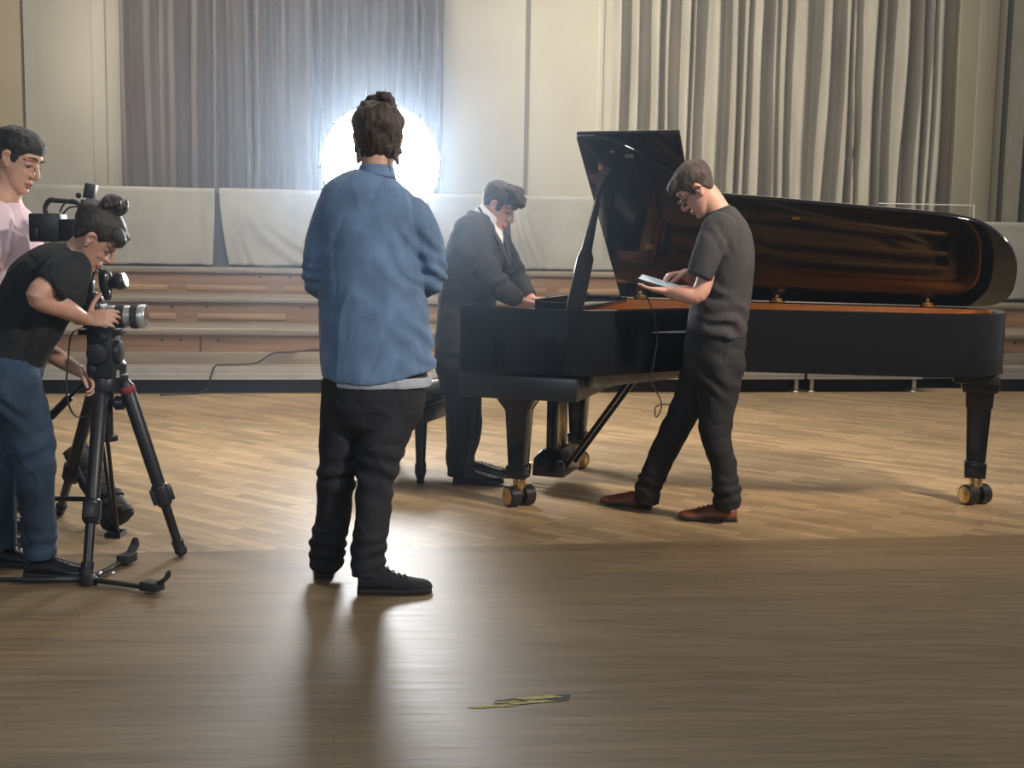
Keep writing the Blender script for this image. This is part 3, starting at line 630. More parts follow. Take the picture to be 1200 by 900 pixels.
#            z     half w  front  back
SL = [(-.112, .016, .080, .048), (-.106, .028, .088, .030), (-.088, .044, .092, .005), (-.070, .052, .090, -.02), (-.050, .058, .089, -.045), (-.025, .064, .088, -.066), (0, .069, .085, -.082), (.022, .073, .088, -.094), (.045, .076, .090, -.102), (.068, .075, .084, -.102), (.09, .067, .066, -.09), (.107, .051, .040, -.066), (.118, .028, .012, -.036)]
def slice_ring(fr, z, hw, f, b, n=32, ex=2.25, grow=0.0):
    c = (f + b) / 2; hd = (f - b) / 2 + grow; hw += grow; out = []
    for i in range(n):
        t = 2 * pi * i / n; a, d = cos(t), sin(t)
        x = math.copysign(abs(a) ** (2 / ex), a); y = math.copysign(abs(d) ** (2 / ex), d)
        # narrower towards the face than at the back of the skull
        out.append(fr(c + hd * x, hw * y * (1 - .16 * max(0, x)), z))
    return out
def add_head(mb, fr, full=1.0, ears=True):
    mb.rings([slice_ring(fr, z, hw * (full if z < 0 else 1), f, b) for z, hw, f, b in SL])
    mb.limb([fr(.080, 0, .030), fr(.094, 0, .012), fr(.106, 0, -.008), fr(.112, 0, -.022), fr(.098, 0, -.034)], [.006 * fr.s, .008 * fr.s, .0095 * fr.s, .011 * fr.s, .007 * fr.s], fr.l, n=12)
    for s in (1, -1):
        mb.ell(fr(.092, s * .013, -.027), (.012 * fr.s, .008 * fr.s, .008 * fr.s), fr.ax, 12, 8)
        mb.limb([fr(.084, s * .006, .036), fr(.083, s * .03, .041), fr(.066, s * .052, .034)], [.008 * fr.s, .0085 * fr.s, .007 * fr.s], fr.u, n=10)     # brow
        mb.ell(fr(.058, s * .031, -.024), (.022 * fr.s, .015 * fr.s, .020 * fr.s), fr.ax, 12, 8)                                                      # cheek bone
        mb.ell(fr(.068, s * .031, .013), (.012 * fr.s, .015 * fr.s, .010 * fr.s), fr.ax, 12, 8)                                                     # eyelid
        if ears:
            mb.limb([fr(.006, s * .070, -.026), fr(-.006, s * .078, -.006), fr(-.012, s * .083, .014), fr(-.004, s * .082, .027), fr(.010, s * .074, .024)], [(.010 * fr.s, .006 * fr.s), (.010 * fr.s, .005 * fr.s), (.011 * fr.s, .005 * fr.s), (.009 * fr.s, .005 * fr.s), (.006 * fr.s, .005 * fr.s)], fr.f, n=10)
            mb.ell(fr(-.002, s * .074, 0), (.016 * fr.s, .006 * fr.s, .026 * fr.s), fr.ax, 14, 10)
    mb.ell(fr(.089, 0, -.056), (.013 * fr.s, .022 * fr.s, .007 * fr.s), fr.ax, 14, 8); mb.ell(fr(.087, 0, -.069), (.012 * fr.s, .020 * fr.s, .007 * fr.s), fr.ax, 14, 8)
    mb.ell(fr(.084, 0, -.094), (.015 * fr.s, .020 * fr.s, .014 * fr.s), fr.ax, 14, 8)
def face_disp(fr):
    pits = [(V((.090, s * .031, .022)), .013, -.004) for s in (1, -1)] + [(V((.094, s * .026, -.002)), .011, -.004) for s in (1, -1)] + [(V((0, s * .084, .004)), .010, -.006) for s in (1, -1)] + [(V((.10, 0, -.0625)), .007, -.004)]
    def f(p, n):
        d = fr.loc(p)
        if abs(d.x) < .14 and abs(d.y) < .1 and abs(d.z) < .14:
            for c, r, a in pits:
                e = (d - c).length_squared / (r * r)
                if e < 6: p = p + n * a * fr.s * exp(-e)
        return p
    return f
def head_parts(parent, fr, brow, iris=(.05, .03, .02)):
    mi = bpy.data.materials.get('iris') or mat('iris', iris, .2)
    for s in (1, -1):
        mb = MB(); mb.ell(fr(.070, s * .031, .008), (.0115 * fr.s,) * 3, fr.ax, 14, 10); e = mb.build('eye', M_white, parent, True)
        mb = MB(); d = V((.94, s * .04, -.35)).normalized(); q = fr(.070 + .0078 * d.x, s * .031 + .0078 * d.y, .008 + .0078 * d.z); mb.ell(q, (.0052 * fr.s,) * 3, fr.ax, 10, 8); mb.build('iris', mi, e, True)
        mb = MB(); mb.tube([fr(.0865, s * .018, .0125), fr(.0868, s * .031, .015), fr(.0785, s * .045, .010)], .0018 * fr.s, 6); mb.build('eyelash', M_hairK, parent, True)
        mb = MB(); mb.limb([fr(.0915, s * .012, .039), fr(.0915, s * .03, .046), fr(.073, s * .053, .040)], [(.0035 * fr.s, .003 * fr.s), (.0045 * fr.s, .0035 * fr.s), (.002 * fr.s, .002 * fr.s)], fr.u, n=8); mb.build('eyebrow', brow, parent, True)
    mb = MB(); mb.limb([fr(.086, .023, -.0625), fr(.0995, .008, -.058), fr(.0995, -.008, -.058), fr(.086, -.023, -.0625)], [.002 * fr.s, .0046 * fr.s, .0046 * fr.s, .002 * fr.s], fr.u, n=8)
    mb.limb([fr(.086, .022, -.064), fr(.097, .008, -.069), fr(.097, -.008, -.069), fr(.086, -.022, -.064)], [.002 * fr.s, .005 * fr.s, .005 * fr.s, .002 * fr.s], fr.u, n=8); mb.build('lips', M_lip, parent, True)
def interp(tab, x):
    if x <= tab[0][0]: return tab[0][1]
    for (a, va), (b, vb) in zip(tab, tab[1:]):
        if x <= b: return va + (vb - va) * (x - a) / (b - a)
    return tab[-1][1]
SHORT = [(-.12, -.058), (-.045, -.056), (-.030, -.02), (-.018, .028), (.006, .034), (.012, .004), (.034, .0), (.044, .036), (.066, .060), (.10, .068)]
def add_hair(parent, fr, m, hl, thick, seed=1, extra=None, rough=.004, nscale=55, voxel=.0045, name='hair'):
    mb = MB(); mb.rings([slice_ring(fr, z, hw, f, b, grow=.002) for z, hw, f, b in SL])
    if extra: extra(mb)
    def disp(p, n):
        d = fr.loc(p); h = interp(hl, d.x); k = max(-.4, min(1, (d.z - h) / .018))
        t = thick(d) if callable(thick) else thick
        q = V((d.x * .5, d.y * 1.2, d.z * .45)) * nscale
        nz = noise.noise(q + V((seed, 0, 0))) + .5 * noise.noise(q * 2.1)
        return p + n * fr.s * (t * k + rough * nz * max(0, k))
    return mb.remesh(name, m, parent, voxel, 1, disp, lambda p: True if (fr.loc(p) - V((0, 0, .02))).length > .155 else fr.loc(p).z > interp(hl, fr.loc(p).x) - .008)

def hand(mb, wrist, d, n, side, s=1.0, curls=(.3, .35, .4, .45), spread=.10, thumb=(.75, .35), bent=None):
    """palm, four jointed fingers of different lengths and a thumb leaving the side of the palm"""
    wrist = V(wrist); d = V(d).normalized(); n = V(n); n = (n - d * n.dot(d)).normalized(); lat = d.cross(n) * side
    tips = []
    mb.limb([wrist - d * .03 * s, wrist + d * .02 * s, wrist + d * .055 * s, wrist + d * .088 * s], [(.025 * s, .020 * s), (.032 * s, .018 * s), (.041 * s, .016 * s), (.039 * s, .012 * s)], lat, n=18)
    mb.ell(wrist + d * .035 * s + lat * .024 * s + n * .008 * s, (.026 * s, .016 * s, .014 * s), (d, lat, n), 12, 8)
    for i, L in enumerate((.074, .082, .076, .060)):
        p = wrist + d * (.086 - .004 * abs(i - 1)) * s + lat * (.0315 - .021 * i) * s
        a = 0; c = curls[i]; sp = spread * (1.2 - .8 * i); pts = [p - d * .02 * s, p]; 
        for j, fr_ in enumerate((.44, .31, .25)):
            a += c * (1.0 if j else .75) if bent is None or i not in bent else bent[i][j]
            dd = (d * cos(a) + n * sin(a) + lat * sp * (.35)).normalized(); p = p + dd * L * fr_ * s; pts.append(p)
        mb.limb(pts, [.0096 * s, .0094 * s, .0086 * s, .0078 * s, .0062 * s], lat, n=12, sub=4); tips.append(p)
    p = wrist + d * .022 * s + lat * .024 * s; pts = [p]; a = thumb[0]; 
    for L in (.042, .034, .027):
        dd = (d * cos(a) + lat * sin(a) + n * thumb[1]).normalized(); p = p + dd * L * s; pts.append(p); a -= .22
    mb.limb(pts, [.0135 * s, .0115 * s, .0102 * s, .0078 * s], n, n=12, sub=4); tips.append(p)
    return tips

def wrinkles(amp=.004, sc=14.0, st=(1, 1, 1), bunch=(), seed=0):
    """soft cloth folds, thin drawn creases, and rings of bunched cloth at joints"""
    o = V((seed * 7.3, seed * 1.7, 0))
    def f(p, n):
        q = V((p.x * st[0], p.y * st[1], p.z * st[2])) * sc + o
        w = V((noise.noise(q * .7 + V((5, 0, 0))), noise.noise(q * .7 + V((0, 5, 0))), 0))
        a = noise.noise(q * .8 + w)
        r1 = 1 - abs(noise.noise(q * .75 + w * .8 + V((3, 1, 0)))) * 2.2; r2 = 1 - abs(noise.noise(V((q.x * .6 + q.z * .5, q.y, q.z * 1.1 - q.x * .6)) + w + V((9, 4, 2)))) * 2.6
        h = amp * (.9 * a + 1.7 * max(0, r1) ** 3 * (.35 + a) - 1.2 * max(0, r2) ** 4 * (.5 - a))
        for c, rad, ax, k, am in bunch:
            d = p - c; e = d.length_squared / (rad * rad)
            if e < 5:
                t = sin(d.dot(ax) * k + 2.6 * noise.noise(p * 9 + o) + 1.5 * noise.noise(p * 4)); h += 1.5 * am * exp(-e) * (abs(t) ** .7 * (1 if t > 0 else -1))
        return p + n * h
    return f
def shoe(parent, heel, dr, L=.285, m=None, name='shoe', up=(0, 0, 1), w=1.0, laces=True, heel_block=False, sole_t=.022, sole_m=None, high=0.0):
    heel = V(heel); f = V(dr).normalized(); U = V(up).normalized(); U = (U - f * U.dot(f)).normalized(); la = U.cross(f)
    st = sole_t; k = L / .285
    prof = [(0.0, .026, .062 + high), (.012, .034, .078 + high), (.06, .037, .086 + high), (.10, .040, .086 + high * .6), (.14, .045, .074), (.18, .049, .063), (.22, .049, .054), (.25, .044, .049), (.268, .035, .043), (.279, .022, .034), (.284, .008, .022)]
    rs = []
    for x, hw, h in prof:
        r = []
        for i in range(20):
            t = 2 * pi * i / 20; yy = cos(t); zz = sin(t)
            y = math.copysign(abs(yy) ** .8, yy) * hw * w; z = st - .006 + (h - st + .006) * (max(0, zz) ** .75 if zz > 0 else 0)
            if zz > 0: y *= (1 - .28 * zz)
            r.append(heel + f * x * k + la * y + U * z)
        rs.append(r)
    mb = MB(); mb.rings(rs); o = mb.build(name, m, parent, True)
    mb = MB(); out = [(x * k, hw * w + .003) for x, hw, h in prof]; poly = [(x - .002, y) for x, y in out] + [(x - .002, -y) for x, y in reversed(out)]
    mb.prism(poly, (.012 if heel_block else 0), st, lambda x, y, z: heel + f * x + la * y + U * z)
    if heel_block: mb.prism([(-.004, .030), (.075, .036), (.075, -.036), (-.004, -.030)], 0, .0125, lambda x, y, z: heel + f * x * k + la * y + U * z)
    mb.build('sole', sole_m or M_sole, o, bevel=.003)
    if laces:
        mb = MB()
        for j in range(4):
            x = (.108 + .022 * j) * k; h = interp([(a * k, b) for a, _, b in prof], x); mb.tube([heel + f * x + la * .022 + U * (h * .93), heel + f * (x + .006) + U * (h + .003), heel + f * (x + .012) - la * .022 + U * (h * .90)], .0022, 6)
        mb.build('laces', M_lace if laces == 'pale' else m, o, True)
    return o
def J0(y0): return lambda px, py, dy=0.0: pt(px, py, y0 + dy)

# ---- man in denim seen from behind -------------------------------------------------
y0 = 4.66; J = J0(y0); X = V((1, 0, 0)); Y = V((0, 1, 0))
e = empty('person', (J(415, 680).x, y0, 0), 'person in a blue denim shirt seen from behind in front of the glowing softbox', 'person')
fr = Frame(J(443, 167), V((-.10, 1, -.10)), UP, 1.10)
b = MB(); add_head(b, fr)
b.limb([J(437, 430), J(437, 340), J(435, 260), J(440, 218), J(442, 196), J(443, 172, .01)], [(.16, .10), (.15, .10), (.13, .085), (.075, .06), (.062, .064), (.06, .062)], X)
arms = [([J(386, 236), J(374, 330, .02), J(398, 338, .20), J(420, 328, .30)], -1), ([J(490, 250), J(505, 325, .02), J(478, 334, .20), J(452, 326, .30)], 1)]
for pts, s in arms:
    b.limb(pts, [.032, .036, .034, .026], X, n=16)
    hand(b, pts[-1], V((-s * .9, .25, .1)), V((0, -1, .25)), s, .98, (.35, .4, .4, .4))
legs = [[J(410, 445, .02), J(395, 555, .04), J(386, 655, .11)], [J(466, 445), J(440, 560, -.03), J(430, 672, -.08)]]
for l in legs: b.limb(l, [.08, .038, .03], X)
b.remesh('body', M_skin, e, .0042, 3, face_disp(fr)); head_parts(e, fr, M_hairB)
# hair, longer and ruffled
HB = [(-.12, -.095), (-.03, -.085), (.0, -.03), (.03, .0), (.044, .036), (.066, .060), (.10, .068)]
def ruf(mb):
    rnd = random.Random(4)
    for i in range(16):
        t = rnd.uniform(-1, 1); mb.limb([fr(.0 + rnd.uniform(-.04, .05), t * .05, .105), fr(rnd.uniform(-.05, .05), t * .04 + rnd.uniform(-.01, .01), .137 + rnd.uniform(0, .014) - .012 * abs(t))], [.012, .004], X, n=6, sub=2)
    for s in (1, -1): mb.limb([fr(-.03, s * .066, -.03), fr(-.05, s * .062, -.062), fr(-.055, s * .070, -.088)], [.010, .008, .003], X, n=8)
add_hair(e, fr, M_hairB, HB, lambda d: .008 + .012 * max(0, d.z / .12) ** 2 - .004 * (d.z < -.04), 3, ruf, .006, 60)
# shirt
b = MB()
b.limb([J(443, 447), J(441, 415), J(436, 345), J(432, 285), J(434, 240), J(438, 217), J(441, 204)], [(.215, .15), (.214, .15), (.205, .145), (.205, .14), (.200, .125), (.145, .105), (.075, .08)], X, n=36, caps='none')
for (pts, s), r in zip(arms, ((.064, .060, .054, .044), (.066, .058, .054, .044))):
    b.limb([pts[0] + V((-s * .02, 0, .0)), pts[0].lerp(pts[1], .5) + X * s * .008, pts[1], pts[2], pts[3]], [r[0], r[0] * 1.0, r[1], r[2], r[3]], X, n=24)
bun = [(J(505, 325), .08, V((.3, .2, .9)).normalized(), 130, .007), (J(374, 330), .08, UP, 130, .005), (J(500, 400), .12, V((.7, 0, .7)).normalized(), 90, .007), (J(488, 300, -.1), .10, V((.8, 0, .5)).normalized(), 95, .006)]
wr = wrinkles(.0046, 9, (1, 1, .3), bun, 1); hz = J(441, 446).z
def hem(p, n):
    p = wr(p, n); t = max(0, min(1, 1 - (p.z - hz) / .16)); x = (p.x - J(441, 440).x) / .2
    p.z += t * t * (.045 * max(0, x) ** 1.5 + .03 * max(0, -x) ** 2); p.x += t * t * .014 * max(0, x); return p
b.remesh('shirt', M_denim, e, .007, 3, hem)
mb = MB(); mb.limb([J(441, 209), J(441.5, 195, .004)], [(.076, .082), (.064, .070)], X, n=28, sub=4, caps='none'); mb.build('collar', M_denim, e, True)
mb = MB(); mb.limb([J(443, 452), J(443, 440)], [(.205, .142), (.206, .142)], X, n=36, sub=3, caps='none'); mb.remesh('undershirt', mat('pale grey undershirt', (.42, .44, .48), .85), e, .007, 2, wrinkles(.004, 10, seed=2))
# jeans
b = MB(); b.limb([J(441, 425), J(440, 448), J(438, 478)], [(.196, .135), (.20, .14), (.19, .13)], X, n=30)
b.limb([J(408, 452, .02), J(402, 505, .03), J(395, 558, .04), J(391, 605, .07), J(384, 636, .09), J(383, 662, .11)], [.104, .092, .074, .068, .072, .066], X, caps='start')
b.limb([J(466, 452), J(452, 505, -.02), J(440, 560, -.03), J(437, 605, -.05), J(432, 645, -.07), J(431, 676, -.085)], [.108, .094, .076, .068, .066, .062], X, caps='start')
bun = [(J(384, 638, .09), .07, UP, 120, .010), (J(434, 648, -.07), .07, UP, 120, .007), (J(445, 550), .12, V((.4, 0, .9)).normalized(), 80, .006), (J(397, 560), .10, UP, 80, .005)]
b.remesh('jeans', M_jeansK, e, .007, 3, wrinkles(.004, 11, (1, 1, .8), bun, 3))
shoe(e, V((-.735, 4.735, 0)), V((-.10, 1, 0)), .29, M_shoeC, 'shoe', laces=True, high=.03)
shoe(e, V((-.575, 4.545, 0)), V((1, .12, 0)), .285, M_shoeC, 'shoe', laces=True, high=.03)

# ---- man with the tablet ------------------------------------------------------------
y0 = 5.88; J = J0(y0)
e = empty('person', (J(820, 600).x, y0, 0), 'person in a charcoal t-shirt and brown shoes looking down at a tablet', 'person')
ph = R(47); fr = Frame(J(818, 221), V((-cos(ph), .16, -sin(ph))), V((-sin(ph), 0, cos(ph))), 1.02)
b = MB(); add_head(b, fr)
b.limb([J(840, 410), J(846, 360), J(851, 310), J(848, 272), J(843, 252), J(832, 233), J(822, 222)], [(.14, .10), (.13, .10), (.15, .09), (.12, .08), (.062, .062), (.054, .058), (.052, .06)], Y)
near = [J(838, 268, -.17), J(822, 340, -.21), J(800, 344, -.19), J(784, 342, -.15)]
far = [J(846, 266, .17), J(832, 328, .22), J(815, 326, .16), J(803, 321, .09)]
b.limb(near, [.034, .041, .040, .027], Y, n=18); b.limb(far, [.034, .041, .040, .027], Y, n=18)
hand(b, near[-1], V((-.95, .42, .12)), V((.05, .1, 1)), 1, .95, (.12, .12, .14, .16), .05, (.9, .2))
tips = hand(b, far[-1], V((-.86, -.30, -.05)), V((-.15, -.15, -1)), 1, .95, (.1, .75, .85, .9), .05, (.55, .4), {0: (.55, .35, .15)})
b.limb([J(830, 425, .08), J(795, 498, .10), J(760, 582, .16)], [.08, .036, .03], Y); b.limb([J(846, 430, -.08), J(846, 512, -.09), J(853, 588, -.08)], [.08, .036, .03], Y)
b.remesh('body', M_skin2, e, .0042, 3, face_disp(fr)); head_parts(e, fr, M_hairB)
add_hair(e, fr, M_hairB, SHORT, lambda d: .004 + .011 * max(0, min(1, (d.z - .03) / .07)) * (1 if d.x > -.05 else .5), 5, lambda mb: [mb.limb([fr(.05, t, .096), fr(.082, t, .086), fr(.104, t * 1.05, .070)], [.012, .010, .005], fr.l, n=8) for t in (-.04, -.02, 0, .02, .04)], .003, 60)
# glasses
gl = empty('glasses', (0, 0, 0), None, None); gl.parent = e; gl.location = fr(.1, 0, .02) - e.location
for s in (1, -1):
    c = fr(.104, s * .031, .006); mb = MB(); mb.tube([c + fr.l * .024 * cos(t) + fr.u * .017 * sin(t) for t in [2 * pi * i / 20 for i in range(21)]], .0019, 6, 1); mb.build('lens_rim', M_blkm, gl, True)
    mb = MB(); mb.rings([[c + fr.f * o + fr.l * .023 * cos(t) + fr.u * .016 * sin(t) for t in [2 * pi * i / 20 for i in range(20)]] for o in (-.0006, .0006)]); mb.build('lens', M_acr, gl)
    mb = MB(); mb.tube([fr(.102, s * .056, .012), fr(.06, s * .078, .014), fr(.0, s * .086, .016), fr(-.02, s * .083, .0)], .0022, 6, 3); mb.build('temple', M_blkm, gl, True)
mb = MB(); mb.tube([fr(.104, .008, .008), fr(.110, 0, .012), fr(.104, -.008, .008)], .0018, 6, 3); mb.build('bridge', M_blkm, gl, True)
# t-shirt
b = MB(); b.limb([J(839, 392), J(842, 370), J(848, 335), J(852, 300), J(851, 276), J(846, 258), J(842, 249)], [(.185, .142), (.182, .142), (.185, .135), (.195, .128), (.185, .112), (.135, .088), (.072, .070)], Y, n=36, caps='none')
b.limb([near[0] + V((.02, .02, .0)), J(830, 296, -.20), J(819, 325, -.215)], [.080, .072, .064], Y, n=26, caps='start'); b.limb([far[0] + V((.02, -.02, 0)), J(840, 296, .20), J(833, 320, .215)], [.078, .070, .062], Y, n=26, caps='start')
bun = [(J(850, 380, -.15), .12, V((.5, 0, .85)).normalized(), 75, .007), (J(838, 285, -.2), .07, V((.8, 0, .6)).normalized(), 100, .005), (J(835, 360, -.15), .10, V((.3, 0, .9)).normalized(), 85, .006)]
b.remesh('t_shirt', M_teeG, e, .0065, 3, wrinkles(.0032, 9, (1, 1, .35), bun, 4))
mb = MB(); mb.limb([J(843, 252), J(840.5, 245)], [(.072, .072), (.062, .064)], Y, n=28, sub=3, caps='none'); mb.build('neckband', M_teeG, e, True)
# trousers
b = MB(); b.limb([J(839, 382), J(838, 402), J(834, 430)], [(.168, .135), (.175, .145), (.165, .130)], Y, n=30)
b.limb([J(828, 425, .08), J(812, 462, .09), J(794, 497, .10), J(775, 538, .12), J(762, 566, .15), J(758, 587, .17)], [.112, .092, .072, .066, .066, .064], Y, caps='start')
b.limb([J(846, 425, -.08), J(841, 465, -.085), J(838, 505, -.09), J(847, 542, -.09), J(851, 572, -.085), J(853, 594, -.08)], [.112, .096, .076, .062, .066, .062], Y, caps='start')
bun = [(J(760, 568, .15), .06, V((.3, 0, .95)).normalized(), 120, .009), (J(851, 575, -.08), .065, UP, 120, .009), (J(792, 497, .1), .08, V((-.5, 0, .85)).normalized(), 80, .006), (J(842, 440, -.12), .10, V((.6, 0, .8)).normalized(), 80, .006), (J(838, 505), .09, UP, 75, .005)]
b.remesh('trousers', M_suit, e, .007, 3, wrinkles(.004, 10, (1, 1, .8), bun, 5))
shoe(e, V((.715, 6.12, .0)), V((-1, .42, 0)), .275, M_shoeB, 'shoe', heel_block=True, sole_t=.024)
shoe(e, V((1.105, 5.87, .0)), V((-1, .06, 0)), .285, M_shoeB, 'shoe', heel_block=True, sole_t=.024)
# tablet and its cable
tl = V((J(748, 324).x, y0 - .02, J(748, 324).z)); tr = V((J(797, 339).x, y0 - .06, J(797, 339).z)); ex = (tr - tl).normalized(); ey = V((.05, 1, .16)); ey = (ey - ex * ey.dot(ex)).normalized(); ez = ex.cross(ey)
if ez.z < 0: ez = -ez
tc_ = (tl + tr) / 2 + ey * .02
tab = empty('tablet', tc_ - UP * .02, 'tablet with a pale lit screen held by the person in the charcoal t-shirt', 'tablet')
mb = MB(); mb.box(tc_ - ez * .004, (.215, .165, .008), (ex, ey, ez)); mb.build('body', M_blkm, tab, bevel=.003)
mb = MB(); mb.box(tc_ + ez * .0006, (.200, .150, .001), (ex, ey, ez)); mb.build('screen', M_scr, tab)
mb = MB(); mb.box(tc_ - ez * .011, (.222, .172, .006), (ex, ey, ez)); mb.build('cover', M_blks, tab, bevel=.002)
mb = MB(); c0 = tl + ex * .01 - ey * .02 - ez * .012
q = [c0, pt(765, 365, y0 - .06), pt(770, 395, y0 - .02), pt(766, 425, y0), pt(762, 445, y0 + .02), pt(773, 466, y0 + .02), pt(775, 478, y0 + .03), pt(769, 489, y0 + .02), pt(768, 478, y0), pt(776, 474, y0 + .02), pt(786, 474, y0 + .06)]
mb.tube(q, .0032, 7, 6); tag(mb.build('charging_cable', M_blkr, None, True), 'thin black cable with a small loop dangling from the tablet', 'cable')

# ---- pianist ------------------------------------------------------------------------
y0 = 6.83; J = J0(y0); pf = V((.955, -.30, 0)); pl = V((.30, .955, 0))
def K(px, py, l=0.0): return pt(px, py, y0) + pl * l - V((pl.x * l, 0, 0)) * 0.0
e = empty('person', (J(545, 560).x, y0, 0), 'person in a dark suit leaning over the piano keyboard', 'person')
ph = R(33); fr = Frame(J(583, 242), pf * cos(ph) - UP * sin(ph), pf * sin(ph) + UP * cos(ph), 1.03)
b = MB(); add_head(b, fr, 1.08)
b.limb([J(540, 415), J(546, 360), J(552, 310), J(560, 275), J(568, 258), J(576, 248), J(582, 242)], [(.15, .11), (.15, .12), (.16, .12), (.14, .09), (.078, .074), (.066, .066), (.06, .064)], pl)
nr = [J(546, 270, -.18), J(577, 326, -.26), J(595, 345, -.2), J(611, 353, -.14)]
fa = [J(578, 272, .17), J(604, 325, .2), J(614, 340, .16), J(623, 351, .12)]
b.limb(nr, [.034, .038, .036, .028], pl, n=18); b.limb(fa, [.034, .038, .036, .028], pl, n=18)
hand(b, nr[-1], V((.95, -.1, -.12)), V((-.1, 0, -1)), 1, 1, (.2, .25, .3, .35), .08); hand(b, fa[-1], V((.97, -.22, -.10)), V((-.05, -.2, -1)), -1, 1.05, (.22, .28, .3, .36), .08)
b.limb([J(536, 430, -.08), J(541, 500, -.09), J(538, 552, -.10)], [.085, .036, .03], pl); b.limb([J(545, 430, .08), J(552, 500, .09), J(545, 545, .12)], [.085, .036, .03], pl)
b.remesh('body', M_skin2, e, .0042, 3, face_disp(fr)); head_parts(e, fr, M_hairD)
HC_ = [(-.12, -.060), (-.045, -.058), (-.030, -.02), (-.018, .028), (.006, .032), (.012, -.012), (.036, -.012), (.046, .036), (.066, .056), (.10, .060)]
def curls(mb):
    rnd = random.Random(11)
    for i in range(46):
        x = rnd.uniform(.0, .09); t = rnd.uniform(-.06, .06); z = .104 - max(0, x - .03) * .75; c = fr(x + .012, t, z + rnd.uniform(-.008, .012)); r = rnd.uniform(.010, .017); ph_ = rnd.uniform(0, 6)
        mb.tube([c + (fr.f * cos(ph_ + a) + fr.u * sin(ph_ + a)) * r + fr.l * (.004 * a) for a in (0, 1.2, 2.4, 3.6, 4.8)], .0055, 6, 2)
add_hair(e, fr, M_hairD, HC_, lambda d: .006 + .008 * max(0, min(1, (d.z - .02) / .08)), 7, curls, .004, 60, .004)
# white shirt front and collar
b = MB(); b.limb([J(574, 330), J(577, 305), J(577.5, 280), J(574, 262)], [(.03, .04), (.045, .05), (.06, .057), (.066, .058)], pl, n=20); b.remesh('dress_shirt', M_shirtW, e, .006, 2, wrinkles(.002, 14, seed=1))
mb = MB(); ctr = J(571, 255); t = (J(579, 246) - J(564, 262)).normalized(); mb.limb([ctr - t * .030, ctr + t * .004, ctr + t * .034], [(.088, .080), (.082, .077), (.072, .074)], pl, n=28, sub=3, caps='none'); o = mb.build('shirt_collar', M_shirtW, e, True); o.modifiers.new('t', 'SOLIDIFY').thickness = .004
# jacket
b = MB(); b.limb([J(545, 412), J(545, 385), J(549, 345), J(554, 308), J(558, 280), J(562, 262), J(565, 250)], [(.20, .165), (.195, .155), (.20, .155), (.215, .16), (.205, .135), (.15, .10), (.088, .074)], pl, n=36, caps='none')
b.limb([nr[0] + V((.02, .02, 0)), J(560, 300, -.24), J(577, 327, -.26), J(594, 343, -.21), J(606, 350, -.16)], [.088, .080, .072, .062, .050], pl, n=24, caps='start'); b.limb([fa[0] + V((-.01, -.01, 0)), J(593, 302, .2), J(604, 325, .2), J(613, 339, .16), J(620, 348, .13)], [.08, .072, .064, .056, .046], pl, n=24, caps='start')
ve = [J(577, 262), J(583, 276), J(589, 296), J(593, 318)]
bun = [(nr[1], .10, V((.5, 0, -.85)).normalized(), 75, .006), (fa[1], .09, V((.4, 0, -.9)).normalized(), 85, .006), (J(540, 350, -.18), .14, UP, 55, .004)]
wr = wrinkles(.0035, 8, (1, 1, .7), bun, 6)
opening = [J(572, 252), J(583, 270), J(590, 290), J(597, 318)]
def jk(p):
    # the V opening over the white shirt
    q = p - J(580, 262); a = q.dot(pf); l = abs((p - J(580, 262, 0)).dot(pl)); hgt = p.z - J(594, 306).z
    return not (a > -.03 and l < max(0.0, min(.062, hgt * .20)) and hgt > 0 and p.z < J(580, 240).z and (p - J(566, 262)).dot(pf) > -.005)
b.remesh('jacket', M_jack, e, .0065, 3, wr, jk)
for s in (1, -1):
    mb = MB(); q = [J(566, 244) + pl * s * .066, J(578, 261) + pl * s * .080, J(588, 280) + pl * s * .062, J(594, 297) + pl * s * .035, J(597, 312) + pl * s * .010]
    mb.limb(q, [(.012, .006), (.028, .006), (.034, .006), (.024, .006), (.008, .005)], pl, n=14); mb.build('lapel', M_jack, e, True)
b = MB(); b.limb([J(540, 400), J(540, 425), J(540, 445)], [(.17, .135), (.18, .145), (.165, .12)], pl, n=30)
b.limb([J(536, 430, -.08), J(539, 470, -.085), J(540, 505, -.09), J(537, 535, -.10), J(538, 557, -.10)], [.105, .086, .072, .066, .064], pl, caps='start'); b.limb([J(545, 430, .08), J(547, 470, .085), J(550, 505, .09), J(544, 532, .115), J(545, 548, .12)], [.105, .086, .070, .064, .062], pl, caps='start')
b.remesh('trousers', M_suit, e, .007, 3, wrinkles(.003, 10, (1, 1, .7), [(J(538, 545, -.1), .06, UP, 110, .006)], 7))
mb = MB(); q = J(568, 357, -.28); 
for i in range(3): mb.ell(nr[3] + V((-.045 - i * .02, -.052, -.0 + i * .012)), (.006, .004, .006), n=10, m=6)
mb.build('sleeve_buttons', M_blks, e, True)
shoe(e, V((-.315, 6.72, 0)), V((1, -.16, 0)), .285, M_shoeK, 'shoe', heel_block=True); shoe(e, V((-.28, 6.95, 0)), V((1, -.05, 0)), .285, M_shoeK, 'shoe', heel_block=True)

